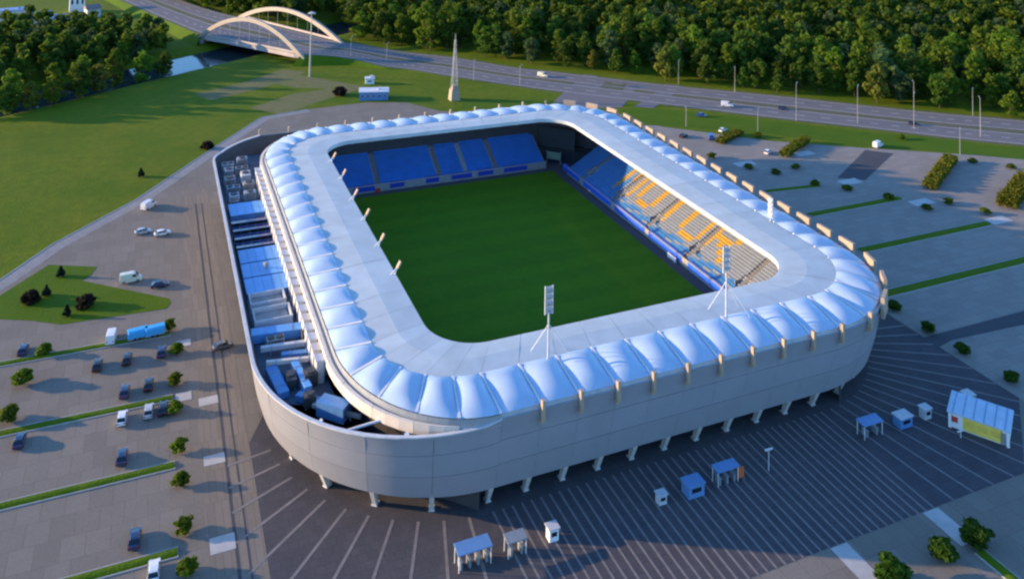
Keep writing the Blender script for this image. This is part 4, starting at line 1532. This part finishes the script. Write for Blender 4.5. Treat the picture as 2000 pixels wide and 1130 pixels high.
def car_parts(kind):
    """car pointing +x; returns dict of part meshes (body without paint)"""
    if kind == 'van':
        Lh, W, belt, top = 2.55, 0.98, 1.25, 2.25
        prof = [(-2.55, 0.45, 1.15), (-2.5, 0.35, 2.2), (-1.5, 0.3, 2.25), (0.6, 0.3, 2.25), (1.05, 0.3, 2.1), (1.75, 0.3, 1.3), (2.45, 0.32, 1.05), (2.6, 0.45, 0.75)]
    else:
        Lh, W, belt, top = 2.15, 0.89, 0.92, 1.46
        prof = None
    body = MB()
    if prof:
        secs = []
        for x, z0, z1 in prof:
            w = W * (0.93 if abs(x) > 2.3 else 1.0)
            secs.append([(x, -w, z0), (x, -w, (z0 + z1) / 2), (x, -w * 0.90, z1 - 0.06), (x, -w * 0.78, z1), (x, w * 0.78, z1), (x, w * 0.90, z1 - 0.06), (x, w, (z0 + z1) / 2), (x, w, z0)])
        body.add(*loft(secs))
    else:
        low = [(-2.15, 0.42, 0.80), (-2.05, 0.28, 0.92), (-1.2, 0.24, 0.95), (0.0, 0.22, 0.93), (0.9, 0.24, 0.92), (1.75, 0.26, 0.80), (2.08, 0.32, 0.68), (2.18, 0.42, 0.58)]
        secs = []
        for x, z0, z1 in low:
            w = W * (0.90 if abs(x) > 2.0 else 1.0)
            secs.append([(x, -w * 0.95, z0), (x, -w, (z0 + z1) / 2), (x, -w * 0.94, z1), (x, w * 0.94, z1), (x, w, (z0 + z1) / 2), (x, w * 0.95, z0)])
        body.add(*loft(secs))
        roof = [(-1.35, 1.36, 0.62), (-1.1, 1.43, 0.66), (-0.2, 1.47, 0.68), (0.35, 1.42, 0.66), (0.5, 1.38, 0.64)]
        secs = [[(x, -w, z - 0.05), (x, -w * 0.9, z), (x, w * 0.9, z), (x, w, z - 0.05)] for x, z, w in roof]
        body.add(*loft(secs))
        for s_ in (-1, 1):   # pillars
            for (xa, xb) in ((1.12, 0.45), (-0.30, -0.34), (-1.85, -1.3)):
                body.tube((xa, s_ * 0.82, 0.90), (xb, s_ * 0.66, 1.38), 0.045, n=5)
    glass = {}
    if prof:
        g = MB()
        g.add([(1.14, -0.76, 2.04), (1.14, 0.76, 2.04), (1.78, 0.80, 1.34), (1.78, -0.80, 1.34)], [(0, 1, 2, 3)])
        for v in range(4):
            x, y, z = g.v[v]
            g.v[v] = (x + 0.03, y, z + 0.03)
        glass['windscreen'] = g
        for s_ in (-1, 1):
            g = MB()
            g.add([(0.35, s_ * 0.985, 1.45), (1.45, s_ * 0.985, 1.42), (1.08, s_ * 0.955, 1.95), (0.35, s_ * 0.945, 2.0)], [(0, 1, 2, 3)])
            glass['side_window%d' % s_] = g
        wheels = [(-1.55, 0.36), (1.6, 0.36)]
    else:
        g = MB()
        g.add([(0.48, -0.60, 1.38), (0.48, 0.60, 1.38), (1.15, 0.78, 0.93), (1.15, -0.78, 0.93)], [(0, 1, 2, 3)])
        glass['windscreen'] = g
        g = MB()
        g.add([(-1.34, 0.58, 1.36), (-1.34, -0.58, 1.36), (-1.88, -0.76, 0.95), (-1.88, 0.76, 0.95)], [(0, 1, 2, 3)])
        glass['rear_window'] = g
        for s_ in (-1, 1):
            g = MB()
            g.add([(-1.82, s_ * 0.83, 0.94), (1.12, s_ * 0.83, 0.92), (0.46, s_ * 0.64, 1.38), (-1.3, s_ * 0.63, 1.36)], [(0, 1, 2, 3)])
            glass['side_window%d' % s_] = g
        wheels = [(-1.3, 0.32), (1.3, 0.32)]
    wh = {}
    wmb = MB()
    wmb.tube((0, -0.11, 0), (0, 0.11, 0), wheels[0][1], n=14)
    rmb = MB()
    rmb.tube((0, -0.125, 0), (0, 0.125, 0), wheels[0][1] * 0.6, n=10)
    hl = MB()
    hl.box((0, 0, 0), (0.10, 0.34, 0.16))
    xf = 2.56 if prof else 2.12
    return dict(body=body, glass=glass, wheel=wmb.mesh('wheel', MT['tyre']), rim=rmb.mesh('rim', MT['rim']), wheels=wheels, W=W,
                head=hl.mesh('headlight', MT['lamp_glass']), tail=hl.mesh('tail_light', MT['tail_red']), xf=xf, xr=-2.14 if not prof else -2.54, hz=0.66 if not prof else 0.85)


KINDS = {k: car_parts(k) for k in ('car', 'van')}
BODY = {}
for kd, K in KINDS.items():
    for nm, m in CARPAINT.items():
        BODY[kd, nm] = K['body'].mesh('body', m)
    K['gm'] = {n: g.mesh(n.rstrip('-1'), MT['car_glass']) for n, g in K['glass'].items()}


def vehicle(kind, colour, x, y, heading, label, group=None, z=0.06):
    K = KINDS[kind]
    t = thing('parked_car' if kind == 'car' else 'van', label, kind, (x, y, z), heading, group)
    link('body', BODY[kind, colour], t)
    for n, g in K['gm'].items():
        link('windscreen' if n.startswith('wind') else ('rear_window' if n.startswith('rear') else 'side_window'), g, t)
    for (wx, r_) in K['wheels']:
        for s_ in (-1, 1):
            w = link('wheel', K['wheel'], t, (wx, s_ * (K['W'] - 0.10), r_))
            link('rim', K['rim'], w)
    for s_ in (-1, 1):
        link('headlight', K['head'], t, (K['xf'], s_ * 0.58, K['hz']))
        link('tail_light', K['tail'], t, (K['xr'], s_ * 0.62, K['hz'] + 0.12))
    return t


G1 = 'vehicles in the left car park'
H = PI / 2
for kind, colr, px, py, hd, lb in (
        ('van', 'white', 290, 406, 0.9, 'white van standing alone near the field path, left lot'),
        ('car', 'silver', 279, 456, 0.15, 'silver car beside the white car in upper left lot'),
        ('car', 'white', 317, 459, 0.2, 'white car beside the silver car in upper left lot'),
        ('van', 'cream', 255, 550, 0.05, 'cream white van above the lawn island'),
        ('car', 'navy', 312, 560, 0.05, 'dark navy car just right of the cream van'),
        ('van', 'white', 218, 664, 1.45, 'tall white van left of the bright blue trailers'),
        ('car', 'navy', 45, 688, 1.5, 'navy car at the far left beside a round tree'),
        ('car', 'black', 190, 718, 1.5, 'black car below the white van, left of its neighbour'),
        ('car', 'black', 248, 706, 1.5, 'black car below the bright blue trailers'),
        ('car', 'navy', 315, 692, 1.5, 'navy car beside the second round tree at the row end'),
        ('car', 'navy', 243, 770, 1.5, 'navy car above the second grass strip, left of two'),
        ('car', 'black', 290, 756, 1.5, 'black car above the second grass strip, right of two'),
        ('car', 'white', 238, 822, 1.5, 'white car below the second grass strip, left of two'),
        ('car', 'silver', 290, 808, 1.5, 'silver white car below the second grass strip'),
        ('car', 'black', 318, 803, 1.5, 'black car beside the fourth round tree at the row end'),
        ('car', 'navy', 38, 866, 1.5, 'navy car at the left edge below the second grass strip'),
        ('car', 'navy', 238, 898, 1.5, 'lone navy car just above the third grass strip'),
        ('car', 'navy', 263, 1058, 1.5, 'lone navy car just above the lowest grass strip'),
        ('car', 'white', 300, 1122, 1.5, 'white car cut by the bottom edge of the photo'),
        ('car', 'grey', 435, 680, 0.2, 'dark grey car driving on the promenade beside the stadium')):
    q = at(px, py)
    vehicle(kind, colr, q[0], q[1], hd, lb, G1)
# vehicles on the right and on the road
for kind, colr, px, py, hd, lb in (
        ('van', 'blue', 1388, 272, 1.1, 'blue van left of the leftmost hedge in right car park'),
        ('car', 'white', 1412, 257, 0.4, 'white car at the top of the right car park near the hedge'),
        ('car', 'black', 1335, 268, 0.4, 'dark car near the stadium end of the right car park'),
        ('car', 'white', 1500, 300, 0.5, 'white car left of the second hedge, right car park'),
        ('van', 'white', 1715, 287, 0.3, 'white van at the head of the dark asphalt bay'),
        ('car', 'blue', 1370, 228, -0.6, 'blue car on the grass verge edge near the junction')):
    q = at(px, py)
    vehicle(kind, colr, q[0], q[1], hd, lb, 'vehicles in the right car park')
for kind, colr, px, py, hd, lb, z in (
        ('van', 'cream', 1060, 150, -0.8, 'cream van driving on the main road above the stadium', 0.09),
        ('van', 'white', 1420, 208, -0.62, 'white van driving on the main road right of the junction', 0.09),
        ('car', 'navy', 1530, 214, -0.62, 'navy car on the main road, behind the white van', 0.09),
        ('car', 'navy', 1785, 244, -0.62, 'navy car on the main road toward the right edge', 0.09)):
    q = at(px, py, z)
    vehicle(kind, colr, q[0], q[1], hd, lb, 'vehicles on the main road', z)


# blue covered trailers
def trailer(px, py, label, hd):
    q = at(px, py)
    t = thing('covered_trailer', label, 'trailer', (q[0], q[1], 0.05), hd, 'bright blue covered trailers')
    mb = MB()
    secs = []
    for x in (-2.0, -1.95, 1.95, 2.0):
        w = 1.15 if abs(x) < 1.99 else 1.05
        secs.append([(x, -w, 0.7), (x, -w, 1.9), (x, -w * 0.6, 2.15), (x, w * 0.6, 2.15), (x, w, 1.9), (x, w, 0.7)])
    mb.add(*loft(secs))
    mb.build('tarpaulin', MT['sky_blue'], t)
    mb = MB()
    mb.box((0, 0, 0.55), (4.0, 2.1, 0.28))
    mb.box((2.6, 0, 0.5), (1.3, 0.12, 0.12))
    mb.build('chassis', MT['steel'], t)
    for sx in (-0.6, 0.4):
        for s_ in (-1, 1):
            link('wheel', KINDS['car']['wheel'], t, (sx, s_ * 1.0, 0.32))
    return t


trailer(268, 661, 'bright blue covered trailer next to the white van', 0.12)
trailer(302, 655, 'bright blue covered trailer at the row end by the round tree', 0.12)


# ------------------------------------------------------------------ entrance gates along the plaza
def canopy_gate(x, y, w, d, h, label, roofm='canopy_blue', rz=0.0, lanes=3, extra=None):
    t = thing('entrance_gate', label, 'gate', (x, y, 0.05), rz, 'entrance gates on the plaza')
    mb = MB()
    mb.box((0, 0, h), (w, d, 0.18), rx=0.06)
    mb.build('canopy', MT[roofm], t)
    for sx in (-1, 1):
        for sy_ in (-1, 1):
            mb = MB()
            mb.tube((sx * (w / 2 - 0.2), sy_ * (d / 2 - 0.2), 0), (sx * (w / 2 - 0.2), sy_ * (d / 2 - 0.2), h - 0.05 + sy_ * 0.06), 0.08, n=6)
            mb.build('post', MT['white_steel'], t)
    for i in range(lanes):
        mb = MB()
        xx = -w / 2 + w * (i + 0.5) / lanes
        mb.box((xx, 0, 0.6), (0.35, 1.3, 1.2))
        for k_ in range(3):
            mb.tube((xx + 0.15, -0.3 + 0.3 * k_, 0.9), (xx + 0.75, -0.3 + 0.3 * k_, 0.8), 0.04, n=5)
        mb.build('turnstile', MT['duct'], t)
    return t


def booth(x, y, w, d, h, label, m, rz=0.0):
    t = thing('ticket_booth', label, 'booth', (x, y, 0.05), rz, 'booths on the plaza')
    mb = MB()
    h *= 0.85
    mb.box((0, 0, h / 2), (w, d, h))
    mb.build('wall', MT[m], t)
    mb = MB()
    mb.box((0, 0, h + 0.08), (w + 0.4, d + 0.4, 0.16))
    mb.build('roof', MT['canopy_blue'] if m == 'canopy_blue' else MT['unit_pale'], t)
    mb = MB()
    mb.box((0, -d / 2 - 0.02, h * 0.6), (w * 0.6, 0.06, h * 0.35))
    mb.build('window', MT['car_glass'], t)
    mb = MB()
    mb.box((w / 2 + 0.02, 0, h * 0.42), (0.06, d * 0.4, h * 0.8))
    mb.build('door', MT['duct'], t)
    return t


canopy_gate(-43.7, -83.2, 5.6, 2.4, 2.7, 'entrance gate with pale blue canopy, leftmost on the plaza', lanes=4)
canopy_gate(-36.8, -83.7, 3.4, 2.0, 2.4, 'small entrance gate with dull canopy, second from left on plaza', 'duct', lanes=2)
booth(-30.2, -83.4, 1.6, 1.4, 2.2, 'small white booth, third from left along the plaza line', 'white')
booth(-9.7, -83.3, 1.5, 1.2, 1.8, 'small white booth left of the blue booth', 'unit_pale')
booth(-3.4, -83.5, 3.2, 2.2, 2.4, 'mid blue booth in the middle of the plaza line', 'canopy_blue')
canopy_gate(3.6, -83.2, 4.6, 2.0, 2.6, 'entrance gate with blue canopy beside the orange panel', lanes=3)
t = thing('orange_panel', 'orange red panel standing at the right end of the blue gate', 'panel', (6.3, -83.9, 0.05))
mb = MB()
mb.box((0, 0, 1.25), (1.4, 0.16, 1.7))
mb.build('board', MT['orange'], t)
for s_ in (-1, 1):
    mb = MB()
    mb.box((s_ * 0.6, 0, 0.25), (0.1, 0.6, 0.5))
    mb.build('foot', MT['steel'], t)
canopy_gate(37.1, -83.2, 4.8, 2.2, 2.6, 'entrance gate with bright blue canopy, right half of plaza', lanes=2)
booth(45.2, -83.5, 3.0, 2.0, 2.2, 'dull blue booth right of the bright blue canopy', 'duct_blue')
booth(51.3, -83.4, 1.7, 1.5, 2.2, 'small pale booth nearest the yellow fronted kiosk', 'unit_pale')
booth(63.2, -83.4, 1.8, 1.8, 2.2, 'small grey booth behind the yellow fronted kiosk', 'duct')


def plaza_lamp(x, y, h, label):
    t = thing('plaza_lamp', label, 'lamp', (x, y, 0.05), 0, 'lamps on the plaza')
    mb = MB()
    mb.tube((0, 0, 0), (0, 0, h), 0.09, 0.06, n=6)
    mb.build('pole', MT['white_steel'], t)
    mb = MB()
    mb.box((0, 0, h + 0.05), (1.6, 0.35, 0.14))
    mb.build('lamp_head', MT['white_steel'], t)


plaza_lamp(12.5, -83.9, 3.6, 'small T shaped lamp on the plaza right of the orange panel')
plaza_lamp(52.7, -90.3, 1.2, 'low T shaped lamp in front of the yellow fronted kiosk')

# the big kiosk
kd = math.atan2(-7.7, 5.0)
ks = thing('kiosk', 'large pale kiosk with yellow front on the right of the plaza', 'kiosk', (58.4, -89.9, 0.05), kd)
mb = MB()
mb.box((0, 0, 1.45), (10.0, 5.0, 2.9))
mb.build('wall', MT['white'], ks)
mb = MB()
mb.box((0, 0.6, 3.05), (10.8, 7.2, 0.3), rx=0.04)
rf = mb.build('roof', mat('kiosk_roof', (0.42, 0.53, 0.64), 0.5, 0.1, 0.5), ks)
for i in range(6):
    mb = MB()
    mb.box((-4.4 + i * 1.76, 0.6, 3.24), (0.12, 7.1, 0.10), rx=0.04)
    mb.build('seam', MT['canopy_blue'], rf)
mb = MB()
mb.box((0.6, -2.56, 1.35), (6.6, 0.12, 2.3))
mb.build('yellow_panel', MT['yellow'], ks)
mb = MB()
mb.box((-4.2, -2.57, 1.6), (1.3, 0.10, 1.0))
mb.build('red_poster', MT['red'], ks)
for s_ in (-1, 1):
    mb = MB()
    mb.box((s_ * 4.9, -2.75, 1.45), (0.5, 0.35, 2.88))
    mb.build('corner_post', MT['white'], ks)
mb = MB()
mb.box((4.1, -2.57, 1.1), (0.9, 0.1, 2.1))
mb.build('door', MT['duct'], ks)
for i in range(3):
    mb = MB()
    mb.box((-1.6 + i * 2.2, -2.64, 1.5), (1.5, 0.06, 1.0))
    mb.build('hatch', mat('hatch_yellow', (0.72, 0.50, 0.08), 0.5), ks)

# ------------------------------------------------------------------ masts, street lamps
def street_lamp(x, y, h, label, hd=0.0, z=0.05, group='street lamps along the main road'):
    t = thing('street_lamp', label, 'street lamp', (x, y, z), hd, group)
    mb = MB()
    mb.tube((0, 0, 0), (0, 0, h), 0.14, 0.08, n=7)
    mb.build('pole', MT['steel'], t)
    mb = MB()
    mb.tube((0, 0, h - 0.1), (1.6, 0, h + 0.25), 0.09, n=6)
    mb.build('arm', MT['steel'], t)
    mb = MB()
    mb.box((2.0, 0, h + 0.28), (1.0, 0.35, 0.16))
    mb.build('lamp_head', MT['steel'], t)


lamps = [(1325, 165, 11), (1435, 180, 11), (1555, 236, 15), (1675, 241, 15), (1785, 252, 14), (1915, 267, 15), (1785, 210, 11), (1900, 226, 11), (685, 108, 9), (755, 120, 9), (925, 157, 9), (1015, 167, 9), (1875, 302, 9), (1480, 256, 8), (1340, 247, 7)]
wl = ['left of the big pale tree by the junction', 'second along the far kerb right of the junction', 'first tall one in the median right of the junction', 'second tall one in the median', 'third tall one in the median',
      'fourth tall one in the median near the right edge', 'at the wood edge above the third tall median lamp', 'at the wood edge near the right end', 'first right of the bridge', 'second right of the bridge', 'third right of the bridge', 'just before the junction',
      'on the grass verge at the right', 'on the verge above the second hedge', 'on the verge at the stadium end of the right car park']
for (px, py, h), w in zip(lamps, wl):
    zz = 3.0 if px == 685 else (0.8 if px == 755 else 0.05)
    q = at(px, py, zz)
    street_lamp(q[0], q[1], h, 'street lamp ' + w, random.uniform(0.6, 1.2), zz)
# high light mast in the field
t = thing('light_mast', 'very tall pale light mast in the grass right of the bridge', 'light mast', (-19.7, 208.7, 0.0))
mb = MB()
mb.tube((0, 0, -0.2), (0, 0, 31), 0.5, 0.2, n=10)
mb.build('pole', MT['steel'], t)
mb = MB()
mb.tube((0, 0, 30.2), (0, 0, 30.5), 1.5, n=14)
mb.build('ring', MT['steel'], t)
for i in range(6):
    a = i * PI / 3
    mb = MB()
    mb.box((math.cos(a) * 1.6, math.sin(a) * 1.6, 30.0), (0.8, 0.6, 0.4), a)
    mb.build('lamp', MT['lamp_glass'], t)
# lattice tower
t = thing('lattice_tower', 'slender pale lattice tower on a beige base behind the stadium', 'tower', (33.5, 150.2, 0.0))
mb = MB()
mb.box((0, 0, 2.4), (4.2, 4.2, 4.8), taper=0.8)
mb.box((0, 0, 5.6), (2.4, 2.4, 1.7), taper=0.8)
mb.build('base', MT['fin'], t)
H0, H1 = 4.8, 26.0


def leg_at(sx, sy_, z):
    w = 1.25 * (1 - (z - H0) / (H1 - H0) * 0.80)
    return (sx * w, sy_ * w, z)


for sx, sy_ in ((-1, -1), (1, -1), (1, 1), (-1, 1)):
    mb = MB()
    mb.tube(leg_at(sx, sy_, H0 - 0.5), leg_at(sx, sy_, H1), 0.11, 0.08, n=6)
    mb.build('leg', MT['steel'], t)
for i in range(6):
    z0, z1 = H0 + i * 3.5, H0 + (i + 1) * 3.5
    mb = MB()
    cs = ((-1, -1), (1, -1), (1, 1), (-1, 1))
    for a, b in zip(cs, cs[1:] + cs[:1]):
        mb.tube(leg_at(*a, z0), leg_at(*b, z1), 0.055, n=5)
        mb.tube(leg_at(*b, z0), leg_at(*a, z1), 0.055, n=5)
        mb.tube(leg_at(*a, z1), leg_at(*b, z1), 0.055, n=5)
    mb.build('brace', MT['steel'], t)
mb = MB()
mb.tube((0, 0, H1 - 1), (0, 0, H1 + 3.0), 0.12, 0.05, n=6)
mb.build('spike', MT['white_steel'], t)

# ------------------------------------------------------------------ arch bridge
bt = thing('arch_bridge', 'road bridge with two pale arches crossing the river, upper left', 'bridge', (BR_C[0], BR_C[1], 0))
a0, a1 = NES[bridge_i0], NES[bridge_i1]
b0, b1 = FES[bridge_i0], FES[bridge_i1]
org = np.array([BR_C[0], BR_C[1], 0])
mb = MB()
n = bridge_i1 - bridge_i0
P = []
for i in range(bridge_i0, bridge_i1 + 1):
    for q, dz in ((NES[i], -0.06), (FES[i], -0.06), (FES[i], -2.0), (NES[i], -2.0)):
        P.append(tuple(q + [0, 0, dz] - org))
F = [(i * 4 + j, (i + 1) * 4 + j, (i + 1) * 4 + (j + 1) % 4, i * 4 + (j + 1) % 4) for i in range(n) for j in range(4)]
mb.add(P, F)
mb.build('deck', MT['bridge_deck'], bt)


def arch(p, q, rise, nm):
    p, q = p - org, q - org
    d = (q - p)
    side = np.cross(d / np.linalg.norm(d), [0, 0, 1])
    mb = MB()
    N = 20
    P = []
    for i in range(N + 1):
        t = -0.04 + 1.08 * i / N
        c = p + d * t + np.array([0, 0, rise * (1 - (2 * t - 1) ** 2) - 0.4])
        th = 1.0 + 0.3 * abs(2 * t - 1)
        for sx, sz in ((-0.8, -th), (0.8, -th), (0.8, th), (-0.8, th)):
            P.append(tuple(c + side * sx + np.array([0, 0, sz])))
    F = [(i * 4 + j, (i + 1) * 4 + j, (i + 1) * 4 + (j + 1) % 4, i * 4 + (j + 1) % 4) for i in range(N) for j in range(4)] + [(0, 1, 2, 3), tuple(N * 4 + j for j in (3, 2, 1, 0))]
    mb.add(P, F)
    o = mb.build('arch', MT['bridge'], bt)
    for i in range(1, 10):
        t = i / 10
        top = p + d * t + np.array([0, 0, rise * (1 - (2 * t - 1) ** 2) - 0.5])
        bot = p + d * t + np.array([0, 0, -0.3])
        h = MB()
        h.tube(tuple(bot), tuple(top), 0.09, n=5)
        h.build('hanger', MT['steel'], o)


arch(a0, a1, 13.4, 'near')
arch(b0, b1, 10.8, 'far')
for E_ in (NES, FES):
    mb = MB()
    for i in range(bridge_i0, bridge_i1):
        p, q = E_[i] - org, E_[i + 1] - org
        d = (q - p)
        c = (p + q) / 2
        mb.box((c[0], c[1], c[2] + 0.75), (np.linalg.norm(d[:2]), 0.15, 1.1), math.atan2(d[1], d[0]))
    mb.build('parapet', MT['bridge_deck'], bt)


# ------------------------------------------------------------------ small buildings
def house(px, py, w, d, h, rz, label, wallm='render_wall', roofm='roof_tile', pitched=True, cat='house', name='house', nwin=3):
    q = at(px, py)
    t = thing(name, label, cat, (q[0], q[1], 0.0), rz)
    mb = MB()
    mb.box((0, 0, h / 2), (w, d, h))
    mb.build('wall', MT[wallm], t)
    mb = MB()
    if pitched:
        rh = d * 0.32
        o = 0.5
        mb.add([(-w / 2 - o, -d / 2 - o, h), (w / 2 + o, -d / 2 - o, h), (w / 2 + o, d / 2 + o, h), (-w / 2 - o, d / 2 + o, h), (-w / 2 - o, 0, h + rh), (w / 2 + o, 0, h + rh)],
               [(0, 1, 5, 4), (2, 3, 4, 5), (0, 4, 3), (1, 2, 5), (3, 2, 1, 0)])
    else:
        mb.box((0, 0, h + 0.2), (w + 0.6, d + 0.6, 0.4))
        mb.box((w * 0.2, 0, h + 0.8), (1.4, 1.4, 0.9))
    mb.build('roof', MT[roofm], t)
    for i in range(nwin):
        x = -w / 2 + w * (i + 0.5) / nwin
        mb = MB()
        mb.box((x, -d / 2 - 0.02, h * 0.55), (w / nwin * 0.5, 0.08, h * 0.3))
        f = mb.build('window', MT['white'], t)
        mb = MB()
        mb.box((x, -d / 2 - 0.05, h * 0.55), (w / nwin * 0.42, 0.06, h * 0.25))
        mb.build('pane', MT['car_glass'], f)
    mb = MB()
    mb.box((w / 2 + 0.02, 0, 1.05), (0.08, 1.0, 2.1))
    mb.build('door', MT['duct'], t)
    return t


house(730, 192, 12.5, 6.5, 3.4, -0.25, 'low white roofed building behind the stadium, left of the tower', 'duct_blue', 'roof_pale', False, 'building', 'pavilion', 5)
house(722, 163, 4.0, 3.0, 2.4, -0.2, 'tiny white hut behind the white roofed building', 'white', 'roof_pale', False, 'hut', 'hut', 1)
house(25, 38, 16, 10, 6, 0.2, 'low building with pale blue roof, farthest left at the top', 'render_wall', 'roof_blue', False, 'building', 'building', 4)
house(75, 48, 12, 9, 5, 0.2, 'building with bright blue roof at the top left', 'render_wall', 'roof_blue', True, 'building', 'building', 3)
house(122, 52, 9, 8, 5, -0.3, 'small blue roofed house right of the other blue roofs', 'white', 'roof_blue', True, 'house', 'house', 3)
house(150, 22, 9, 8, 12, 0.1, 'pale tower block cut by the top edge at the left', 'white', 'roof_pale', False, 'building', 'building', 3)
house(180, 32, 8, 8, 5, 0.3, 'small house with dull red roof near the top left', 'render_wall', 'roof_tile', True, 'house', 'house', 2)
